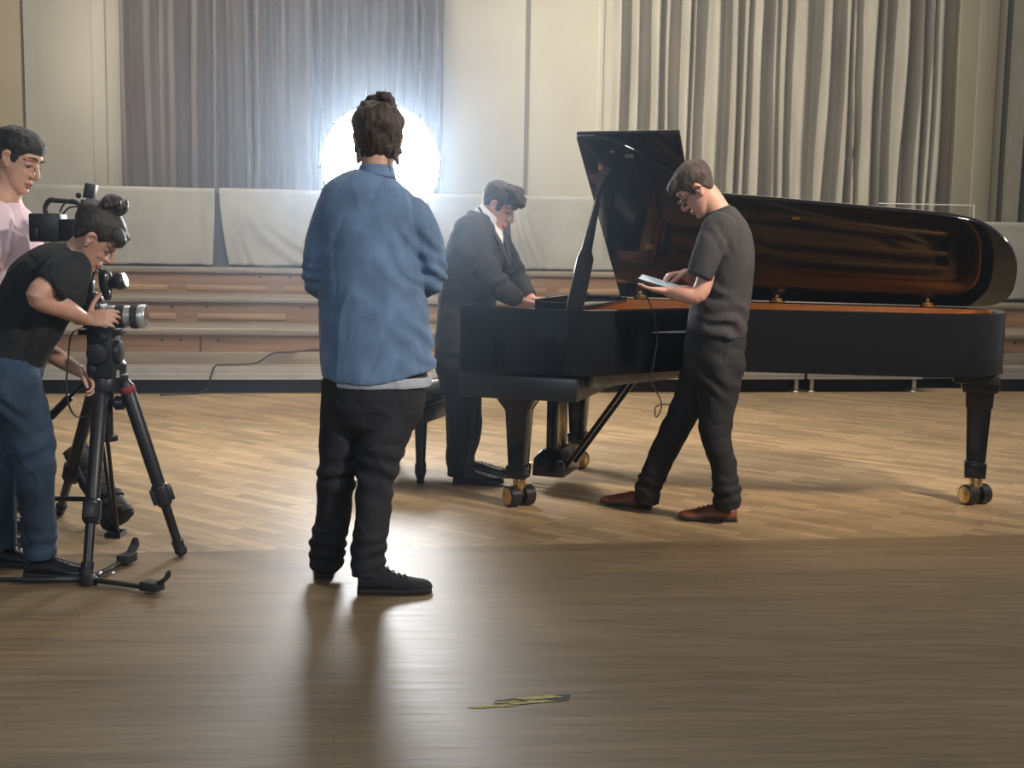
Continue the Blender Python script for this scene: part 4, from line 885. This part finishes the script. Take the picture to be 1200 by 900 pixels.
# ---- camera operator bending over the camera ---------------------------------------
y0 = 4.72; J = J0(y0)
e = empty('person', (J(50, 660).x, y0, 0), 'person in a black t-shirt and blue jeans bending over the camera, hair in a bun', 'person')
ph = R(48); fr = Frame(J(109, 277), V((cos(ph), .22, -sin(ph))), V((sin(ph), 0, cos(ph))), 1.0)
b = MB(); add_head(b, fr, .94)
b.limb([J(2, 435), J(22, 392), J(44, 352), J(66, 320), J(84, 302), J(96, 289), J(106, 280)], [(.14, .10), (.12, .09), (.13, .10), (.11, .08), (.055, .055), (.048, .05), (.05, .055)], Y)
na = [J(82, 318, -.15), J(45, 346, -.26), J(75, 361, -.14), J(99, 374, .03)]
fa = [J(84, 318, .16), J(40, 396, .22), J(66, 418, .22), J(91, 434, .2)]
b.limb(na, [.05, .044, .040, .026], Y, n=18); b.limb(fa, [.045, .038, .036, .025], Y, n=18)
hand(b, na[-1], V((.97, .22, .08)), V((-.1, .75, -.35)), 1, .90, (.42, .48, .52, .55), .10, (1.25, .05)); hand(b, fa[-1], V((.75, -.1, -.62)), V((-.2, -.3, -.4)), -1, .9, (.7, .7, .75, .8), .04, (.6, .5))
b.limb([J(8, 440, -.08), J(40, 530, -.09), J(46, 650, -.02)], [.085, .036, .03], Y); b.limb([J(-2, 440, .08), J(0, 535, .10), J(2, 640, .14)], [.085, .036, .03], Y)
b.remesh('body', M_skin, e, .0042, 3, face_disp(fr)); head_parts(e, fr, M_hairD)
HW = [(-.12, -.05), (-.04, -.045), (-.025, -.01), (-.012, .026), (.006, .030), (.03, .018), (.046, .036), (.066, .056), (.10, .062)]
def bunf(mb):
    c = fr(-.030, .0, .145)
    for i in range(7):
        a = i * .9; mb.tube([c + (fr.f * cos(a + t) + fr.l * sin(a + t)) * (.021 + .003 * (i % 3)) + fr.u * (.012 * sin(t * 1.3 + i)) for t in (0, .9, 1.8, 2.7, 3.6)], .010, 8, 2)
    mb.ell(c, (.026, .026, .024), fr.ax, 12, 8); mb.limb([fr(-.02, 0, .11), c], [.026, .019], fr.l, n=12)
    for t in (-.055, -.03, .03, .055): mb.limb([fr(.05, t, .085), fr(.088, t, .062), fr(.102, t * 1.15, .02), fr(.098, t * 1.2, -.025)], [.013, .013, .010, .004], fr.l, n=8)
    rnd = random.Random(5)
    for i in range(9): t = rnd.uniform(-1, 1); mb.tube([fr(-.06, t * .05, .10), fr(-.05, t * .06, .135), fr(-.02 + rnd.uniform(-.03, .03), t * .05, .16 + rnd.uniform(0, .02))], .0022, 5, 2)
add_hair(e, fr, M_hairD, HW, lambda d: .007 + .008 * max(0, min(1, (d.z - .0) / .1)), 9, bunf, .0035, 45, .0042)
mb = MB(); q = fr(-.025, 0, .128); mb.tube([q + (fr.f * cos(t) + fr.l * sin(t)) * .027 for t in [2 * pi * i / 16 for i in range(17)]], .004, 6, 1); mb.build('hair_tie', M_blkr, e, True)
for s in (1, -1):
    mb = MB(); mb.ell(fr(.004, s * .083, -.024), (.004,) * 3, n=8, m=6); mb.build('earring', M_chrome, e, True)
b = MB(); b.limb([J(-2, 432), J(16, 402), J(36, 366), J(56, 334), J(72, 314), J(86, 301), J(92, 295)], [(.175, .15), (.168, .14), (.168, .138), (.18, .135), (.175, .112), (.11, .075), (.06, .055)], Y, n=34, caps='none')
b.limb([na[0] + V((-.01, .03, 0)), J(70, 326, -.20), J(57, 338, -.235)], [.082, .074, .066], Y, n=24, caps='start'); b.limb([fa[0] + V((0, -.03, 0)), J(70, 345, .2), J(60, 360, .21)], [.075, .068, .062], Y, n=24, caps='start')
bun = [(J(40, 390, -.15), .13, V((.8, 0, -.5)).normalized(), 60, .008), (J(66, 330, -.2), .07, V((.8, 0, .6)).normalized(), 90, .004)]
b.remesh('t_shirt', M_teeK, e, .0065, 3, wrinkles(.005, 8, (1, 1, .8), bun, 8))
b = MB(); b.limb([J(6, 415), J(0, 440), J(2, 462)], [(.175, .15), (.18, .15), (.17, .135)], Y, n=30)
b.limb([J(8, 445, -.08), J(28, 490, -.09), J(40, 532, -.09), J(42, 580, -.06), J(45, 625, -.03), J(46, 652, -.02)], [.118, .098, .080, .070, .066, .064], Y, caps='start'); b.limb([J(-2, 445, .08), J(-2, 490, .09), J(0, 535, .10), J(0, 590, .12), J(2, 640, .14)], [.112, .092, .074, .066, .062], Y, caps='start')
bun = [(J(44, 635, -.03), .07, UP, 95, .006), (J(38, 530, -.1), .10, V((-.3, 0, .95)).normalized(), 70, .006), (J(20, 470, -.12), .10, V((.6, 0, .8)).normalized(), 75, .006)]
b.remesh('jeans', M_jeansB, e, .007, 3, wrinkles(.0045, 10, (1, 1, .7), bun, 9))
shoe(e, V((J(33, 670).x, 4.70, 0)), V((1, -.03, 0)), .27, M_shoeK, 'shoe', laces=True); shoe(e, V((J(-42, 670).x, 4.87, 0)), V((1, -.03, 0)), .27, M_shoeK, 'shoe', laces='pale')

# ---- man in the pink t-shirt --------------------------------------------------------
y0 = 5.32; J = J0(y0)
e = empty('person', (J(-8, 640).x, y0, 0), 'person in a pale pink t-shirt at the left edge looking down', 'person')
ph = R(25); fr = Frame(J(20, 189), V((cos(ph), -.22, -sin(ph))), V((sin(ph), 0, cos(ph))), 1.06)
b = MB(); add_head(b, fr, 1.04)
b.limb([J(-6, 420), J(-4, 340), J(0, 275), J(2, 243), J(6, 225), J(14, 205), J(21, 190)], [(.15, .10), (.14, .10), (.16, .11), (.12, .09), (.068, .07), (.062, .066), (.06, .064)], V((.25, 1, 0)))
la = [J(-6, 256, -.16), J(-22, 335, -.18), J(-6, 352, -.06), J(12, 338, -.02)]; ra = [J(2, 250, .18), J(14, 316, .2), J(30, 310, .1), J(48, 298, -.0)]
b.limb(la, [.036, .042, .038, .027], Y, n=18); b.limb(ra, [.036, .042, .038, .027], Y, n=18)
hand(b, la[-1], V((.9, -.2, .25)), V((0, .2, 1)), 1, 1, (.3, .3, .3, .35)); hand(b, ra[-1], V((.9, -.3, .15)), V((0, .2, 1)), -1, 1, (.3, .3, .3, .35))
b.limb([J(-12, 430, -.09), J(-14, 540, -.1), J(-18, 645, -.1)], [.085, .036, .03], Y); b.limb([J(-16, 430, .09), J(-22, 540, .1), J(-26, 640, .1)], [.085, .036, .03], Y)
b.remesh('body', M_skin, e, .0042, 3, face_disp(fr)); head_parts(e, fr, M_hairK)
add_hair(e, fr, M_hairK, SHORT, lambda d: .005 + .012 * max(0, min(1, (d.z - .03) / .07)), 13, None, .004, 75)
b = MB(); b.limb([J(-6, 425), J(-5, 360), J(-1, 300), J(1, 268), J(3, 246), J(5, 234)], [(.185, .165), (.185, .165), (.195, .162), (.2, .145), (.15, .105), (.078, .078)], V((.25, 1, 0)), n=34, caps='none')
b.limb([la[0] + V((-.02, .03, 0)), J(-14, 290, -.18), J(-18, 312, -.18)], [.085, .078, .072], Y, n=24, caps='start'); b.limb([ra[0] + V((0, -.03, 0)), J(10, 285, .2), J(13, 302, .2)], [.08, .074, .07], Y, n=24, caps='start')
b.remesh('t_shirt', M_teeP, e, .0065, 3, wrinkles(.005, 7, (1, 1, .6), [], 10))
b = MB(); b.limb([J(-6, 410), J(-10, 435), J(-12, 460)], [(.175, .145), (.18, .145), (.17, .13)], Y, n=30)
b.limb([J(-12, 440, -.09), J(-13, 540, -.1), J(-18, 645, -.1)], [.108, .076, .062], Y, caps='start'); b.limb([J(-16, 440, .09), J(-22, 540, .1), J(-26, 638, .1)], [.108, .076, .062], Y, caps='start')
b.remesh('trousers', M_suit, e, .008, 3, wrinkles(.004, 10, seed=11))
shoe(e, V((J(-24, 640).x, y0 - .1, 0)), V((1, -.2, 0)), .28, M_shoeK); shoe(e, V((J(-32, 640).x, y0 + .1, 0)), V((1, .0, 0)), .28, M_shoeK)

# ------------------------------------------------------------------ cameras, tripod and bags
yc = 4.93; J = J0(yc)
apex = J(125, 437, .05)
tri = empty('tripod', (apex.x, apex.y, 0), 'black video tripod with floor spreader carrying the camera at the left', 'tripod')
feet = [V((-1.383, 5.042, .02)), V((-2.155, 5.752, .02)), V((-1.646, 4.659, .02))]
tops = [J(146, 446, .03), J(112, 452, .16), J(118, 458, -.03)]
for tp, ft in zip(tops, feet):
    d = ft - tp; mid = tp + d * .66; dn = d.normalized()
    sd_ = dn.cross(V((0, 1, 0)) if abs(dn.y) < .8 else X).normalized()
    mb = MB(); mb.lathe(tp, mid, [(0, .018), (.05, .030), (.9, .027), (1, .027)], 14)
    lg = mb.build('leg', M_blkm, tri, 'auto')
    mb = MB(); mb.lathe(mid - dn * .05, mid + dn * .05, [(0, .027), (.1, .036), (.8, .036), (1, .024)], 14); mb.bar(mid - dn * .03, mid + dn * .03, .05, .09); mb.build('leg_clamp', M_blkm, lg, bevel=.004)
    mb = MB(); mb.lathe(mid, ft - dn * .02, [(0, .020), (.86, .019), (.87, .026), (1, .024)], 14); mb.build('lower_tube', M_blks, lg, 'auto')
    mb = MB(); mb.ell(ft + UP * .008, (.027, .027, .027), n=14, m=8); mb.build('foot', M_blkr, lg, True)
mb = MB(); mb.lathe(apex - UP * .05, apex + UP * .06, [(0, .05), (.2, .075), (.8, .080), (1, .062)], 24)
for tp in tops: mb.bar(apex, tp, .06, .05, w1=.05, h1=.05)
mb.build('bowl', M_blkm, tri, bevel=.004)
mb = MB(); q = tops[0] + V((-.035, -.034, .03)); mb.box(q, (.05, .006, .03)); mb.build('name_plate', mat('pale grey label', (.42, .42, .38), .6), tri)
mb = MB(); q = tops[0]; mb.lathe(q + (feet[0] - q) * .03, q + (feet[0] - q) * .07, [(0, .0315), (1, .0315)], 14); mb.build('red_band', M_red, tri, True)
mb = MB(); mb.ell(apex + V((-.015, -.078, .0)), (.012, .01, .012)); mb.build('level_bubble', M_green, tri, True)
hb = J(122, 412)
mb = MB(); mb.box(hb, (.10, .12, .20)); mb.lathe(hb + V((0, -.07, .0)), hb + V((0, -.1, .0)), [(0, .045), (1, .04)], 20); mb.lathe(hb + V((.02, -.065, .065)), hb + V((.02, -.09, .065)), [(0, .02), (1, .018)], 14); mb.lathe(hb + V((-.02, -.065, -.065)), hb + V((-.02, -.09, -.065)), [(0, .018), (1, .016)], 14); mb.lathe(hb + V((.05, 0, .0)), hb + V((.07, 0, 0)), [(0, .05), (1, .045)], 20); mb.lathe(hb - UP * .10, hb - UP * .16, [(0, .05), (1, .055)], 20); mb.build('fluid_head', M_blkm, tri, bevel=.005)
mb = MB(); mb.box(J(120, 389), (.17, .09, .022)); mb.build('quick_plate', M_blks, tri, bevel=.004)
mb = MB(); a_, c_ = J(113, 433, .12), J(58, 490, .14); mb.tube([a_, c_], .008, 10, 1); k = a_.lerp(c_, .55); mb.lathe(k, c_, [(0, .012), (.05, .017), (.95, .017), (1, .012)], 12); mb.build('pan_handle', M_blks, tri, 'auto')
# centre column, with a knob
mb = MB(); mb.lathe(apex - UP * .04, apex - UP * .28, [(0, .03), (.3, .026), (.31, .022), (.9, .022), (.92, .04), (1, .04)], 16); mb.lathe(apex + V((.03, -.02, -.12)), apex + V((.075, -.02, -.12)), [(0, .012), (.3, .03), (1, .028)], 14); mb.build('centre_column', M_blks, tri, 'auto')
# floor spreader lying at the front leg
sp = empty('floor_spreader', (feet[2].x, feet[2].y - .05, 0), 'three armed black tripod spreader lying flat on the planks', 'tripod spreader')
hub = pt(106, 687, 4.62); hub = V((hub.x, 4.60, .02))
for i, (q, nm) in enumerate(((V((-2.25, 4.56, .02)), 0), (V((-1.345, 4.50, .02)), 1), (V((-1.565, 4.90, .02)), 1))):
    d = (q - hub).normalized(); mb = MB(); mb.bar(hub, q, .020, .016); mb.bar(hub + d * .05, hub.lerp(q, .6), .028, .010); lg = mb.build('arm', M_blks, sp, bevel=.003)
    sdv = d.cross(UP); mb = MB(); mb.box(q + UP * .008, (.075, .055, .034), (d, sdv, UP)); mb.limb([q + d * .03 + UP * .02, q + d * .065 + UP * .045, q + d * .075 + UP * .07], [(.020, .010), (.022, .007), (.014, .006)], sdv, n=10); mb.build('rubber_cup', M_blkr, lg, bevel=.004)
mb = MB(); mb.lathe(hub - UP * .018, hub + UP * .022, [(0, .035), (.6, .035), (1, .02)], 16); mb.build('hub', M_blkm, sp, 'auto')
mb = MB()
for a in (-.3, .5): mb.ell(hub + V((.04 + .05 * (a > 0), .01, .022)), (.011, .011, .008), n=10, m=6)
mb.build('rivets', M_chrome, sp, True)

# stills camera with a long zoom lens
cm = empty('stills_camera', J(112, 384), 'camera with long silver and black zoom lens in the hands of the bending operator', 'camera')
c0 = J(113, 370); lx = V((1, .06, -.005)).normalized()
ly = lx.cross(UP); lz = UP
mb = MB(); mb.box(c0 + lx * -.005, (.065, .13, .095), (lx, ly, lz)); mb.limb([c0 + V((.01, -.05, -.045)), c0 + V((.012, -.055, .045))], [(.026, .02), (.026, .02)], lx, n=12); mb.build('body', M_blkm, cm, bevel=.008)
mb = MB(); mb.box(c0 + UP * .06 + lx * .0, (.055, .06, .04), (lx, ly, lz)); mb.build('prism_hump', M_blkm, cm, bevel=.010)
mb = MB(); mb.box(c0 + UP * .088 + lx * -.004, (.02, .022, .012), (lx, ly, lz)); mb.box(c0 + UP * .115 - lx * .012, (.012, .03, .05), (lx, ly, lz)); mb.build('hot_shoe', M_chrome, cm, bevel=.002)
mb = MB(); mb.box(c0 + UP * .05 - lx * .045 + V((0, -.03, 0)), (.03, .05, .03), (lx, ly, lz)); mb.build('eyecup', M_blkr, cm, bevel=.006)
l0 = c0 + lx * .028
mb = MB(); mb.lathe(l0, l0 + lx * .15, [(0, .036), (.08, .036), (.1, .042), (1, .046)], 32); ln = mb.build('lens', M_silver, cm, 'auto')
for a, bb_, r, m in ((.052, .086, .0485, M_blkr), (.112, .140, .050, M_blkr)):
    mb = MB(); mb.lathe(l0 + lx * a, l0 + lx * bb_, [(0, r - .002), (.06, r), (.94, r), (1, r - .002)], 40); mb.build('focus_ring', m, ln, 'auto')
mb = MB(); mb.lathe(l0 + lx * .148, l0 + lx * .170, [(0, .047), (.1, .050), (.8, .050), (1, .047)], 32); mb.build('lens_hood_ring', M_silver, ln, 'auto')
mb = MB(); mb.lathe(l0 + lx * .1702, l0 + lx * .1712, [(0, .042), (1, .042)], 32); mb.build('front_element', M_glassd, ln)
# camera strap hanging in a loop
mb = MB(); q = [J(100, 382, -.07), J(84, 392, -.09), J(80, 420, -.10), J(78, 450, -.09), J(80, 472, -.07), J(88, 487, -.04), J(102, 488, -.02), J(114, 480, .0), J(120, 462, .02)]
mb.limb(q, [(.010, .002)] * 9, Y, n=8); mb.build('strap', M_blkr, cm, True)
# viewfinder loupe on an arm
mb = MB(); mb.tube([J(105, 366), J(103, 345), J(110, 318, .0), J(114, 312, .0), J(124, 324, .0)], .007, 8, 4); ar = mb.build('viewfinder_arm', M_blks, cm, True)
mb = MB(); q = J(126, 335); mb.limb([J(123, 322), J(124, 335), J(126, 348)], [(.022, .026), (.026, .026), (.018, .016)], Y, n=16); mb.lathe(J(127, 333), J(146, 328), [(0, .022), (.4, .026), (.5, .034), (.9, .036), (1, .03)], 24); mb.build('viewfinder', M_blkm, ar, True)
mb = MB(); mb.lathe(J(146, 328), J(147.5, 327.6), [(0, .030), (1, .028)], 24); mb.build('eyepiece_glass', M_chrome, ar, 'auto')
for q in (J(123, 324, -.027), J(128, 343, -.025)):
    mb = MB(); mb.ell(q, (.006, .005, .012)); mb.build('screw', M_chrome, ar, True)

# camcorder behind the operator's head
cd = empty('camcorder', J(60, 290, .12), 'black camcorder with top handle between the pink shirt and the bun', 'camera')
q = lambda px, py, dy=.12: J(px, py, dy)
mb = MB(); mb.box((q(38, 267) + q(75, 267)) / 2, (.125, .10, .115)); mb.build('body', M_blkm, cd, bevel=.008)
mb = MB(); mb.box((q(75, 270) + q(118, 270)) / 2, (.15, .09, .09)); mb.lathe(q(118, 268), q(126, 268), [(0, .035), (1, .038)], 24); mb.build('front_body', M_blks, cd, bevel=.006)
mb = MB(); mb.limb([q(54, 250), q(53, 243), q(58, 235), q(66, 235), q(88, 237), q(93, 242), q(94, 252)], [(.012, .010), (.011, .009), (.012, .011), (.012, .010), (.012, .009), (.012, .009), (.012, .012)], Y, n=12); mb.build('top_handle', M_blkr, cd, True)
mb = MB(); mb.box(q(106, 224), (.040, .05, .060), (V((.95, 0, -.2)).normalized(), Y, V((.2, 0, .95)).normalized())); mb.lathe(q(98, 234), q(98, 240), [(0, .012), (1, .012)], 12); mb.bar(q(104, 233), q(102, 252), .016, .016); mb.ell(q(92, 229), (.012, .012, .012)); mb.build('microphone_mount', M_blkm, cd, bevel=.004)
mb = MB(); mb.tube([q(70, 248, .08), q(76, 238, .06), q(86, 234, .06), q(92, 240, .07), q(100, 236, .07)], .004, 6, 4); mb.tube([q(74, 250, .07), q(82, 243, .05), q(95, 242, .06)], .0035, 6, 4); mb.build('audio_cables', M_blkr, cd, True)
mb = MB(); mb.box(q(42, 275, .065), (.02, .01, .05)); mb.build('side_door', M_blks, cd, bevel=.003)
mb = MB(); mb.tube([q(100, 285), q(104, 330, .12), q(112, 400, .09), J(118, 430, .09)], .014, 10, 3); mb.build('support_post', M_blks, cd, True)

# dark bag slumped against the tripod, low bag behind, thin pole
b0_, b1_ = V((pt(143, 618, 5.42).x, 5.42, .04)), pt(86, 523, 5.72)
bag = empty('equipment_bag', (b0_.x, b0_.y, 0), 'long dark grey equipment bag leaning behind the tripod legs', 'bag')
bd = (b1_ - b0_).normalized(); bs = V((.93, -.2, -.1)); bs = (bs - bd * bs.dot(bd)).normalized()
mb = MB(); mb.limb([b0_ + bd * .02, b0_.lerp(b1_, .3), b0_.lerp(b1_, .7), b1_], [(.075, .03), (.072, .036), (.068, .03), (.062, .018)], bs, n=24, caps='none')
mb.remesh('body', M_bag, bag, .007, 2, wrinkles(.005, 12, seed=3))
bn_ = bs.cross(bd); bn_ = bn_ if bn_.y < 0 else -bn_
for t, m in ((.10, M_blkr), (.30, M_blkr)):
    p = b0_.lerp(b1_, t); mb = MB(); mb.limb([p - bd * .016, p + bd * .016], [(.079, .042), (.079, .042)], bs, n=24, sub=2, caps='none'); mb.build('strap', m, bag, 'auto')
for t, sx_ in ((.10, .02), (.22, -.02), (.30, .0)):
    p = b0_.lerp(b1_, t) + bn_ * .042 + bs * sx_; mb = MB(); mb.box(p, (.035, .028, .012), (bs, bd, bn_)); mb.build('buckle', M_blk, bag, bevel=.003)
mb = MB(); mb.limb([b0_.lerp(b1_, .75) + bn_ * .03 - bs * .035, b0_.lerp(b1_, .5) + bn_ * .05 - bs * .04, b0_.lerp(b1_, .28) + bn_ * .042 - bs * .03], [(.012, .004)] * 3, bs, n=8); mb.build('side_handle', M_blkr, bag, True)
lb = empty('low_bag', (pt(10, 590, 5.9).x, 5.95, 0), 'low black and dark red bag on the parquet behind the blue jeans', 'bag')
c = V((pt(4, 590, 5.95).x, 5.95, .10)); mb = MB(); mb.limb([c + V((-.3, 0, 0)), c + V((.10, 0, 0))], [(.14, .095), (.13, .085)], Y, n=24, sub=6); mb.remesh('body', M_bag, lb, .008, 2, wrinkles(.005, 10, seed=5))
mb = MB(); mb.limb([c + V((-.28, -.125, .02)), c + V((.06, -.128, .02))], [(.02, .006), (.02, .006)], UP, n=10, sub=3); mb.build('red_band', M_red, lb, True)
mb = MB(); p0, p1 = pt(-10, 580, 5.55), pt(108, 577, 5.55); p0.z = p1.z = .13; mb.tube([p0, p1], .012, 10, 1)
mb.tube([p1, V((p1.x + .02, p1.y, .012))], .011, 10, 1); mb.tube([p0, V((p0.x, p0.y, .012))], .011, 10, 1); tag(mb.build('low_rail', M_blks, None, True), 'low black rail standing on the floor behind the tripod legs', 'rail')
mb = MB(); p0, p1 = J(121, 470, .19), pt(137, 592, 5.36); p1 = V((p1.x, 5.36, .012)); mb.tube([p0, p1], .009, 10, 1); mb.tube([p0 + V((-.028, 0, 0)), p1 + V((-.03, .05, 0))], .008, 10, 1); mb.box(p1 + V((-.015, .02, .0)), (.07, .09, .02)); tag(mb.build('light_pole', M_blks, None, 'auto'), 'thin twin black pole standing behind the tripod beside the dark bag', 'pole')
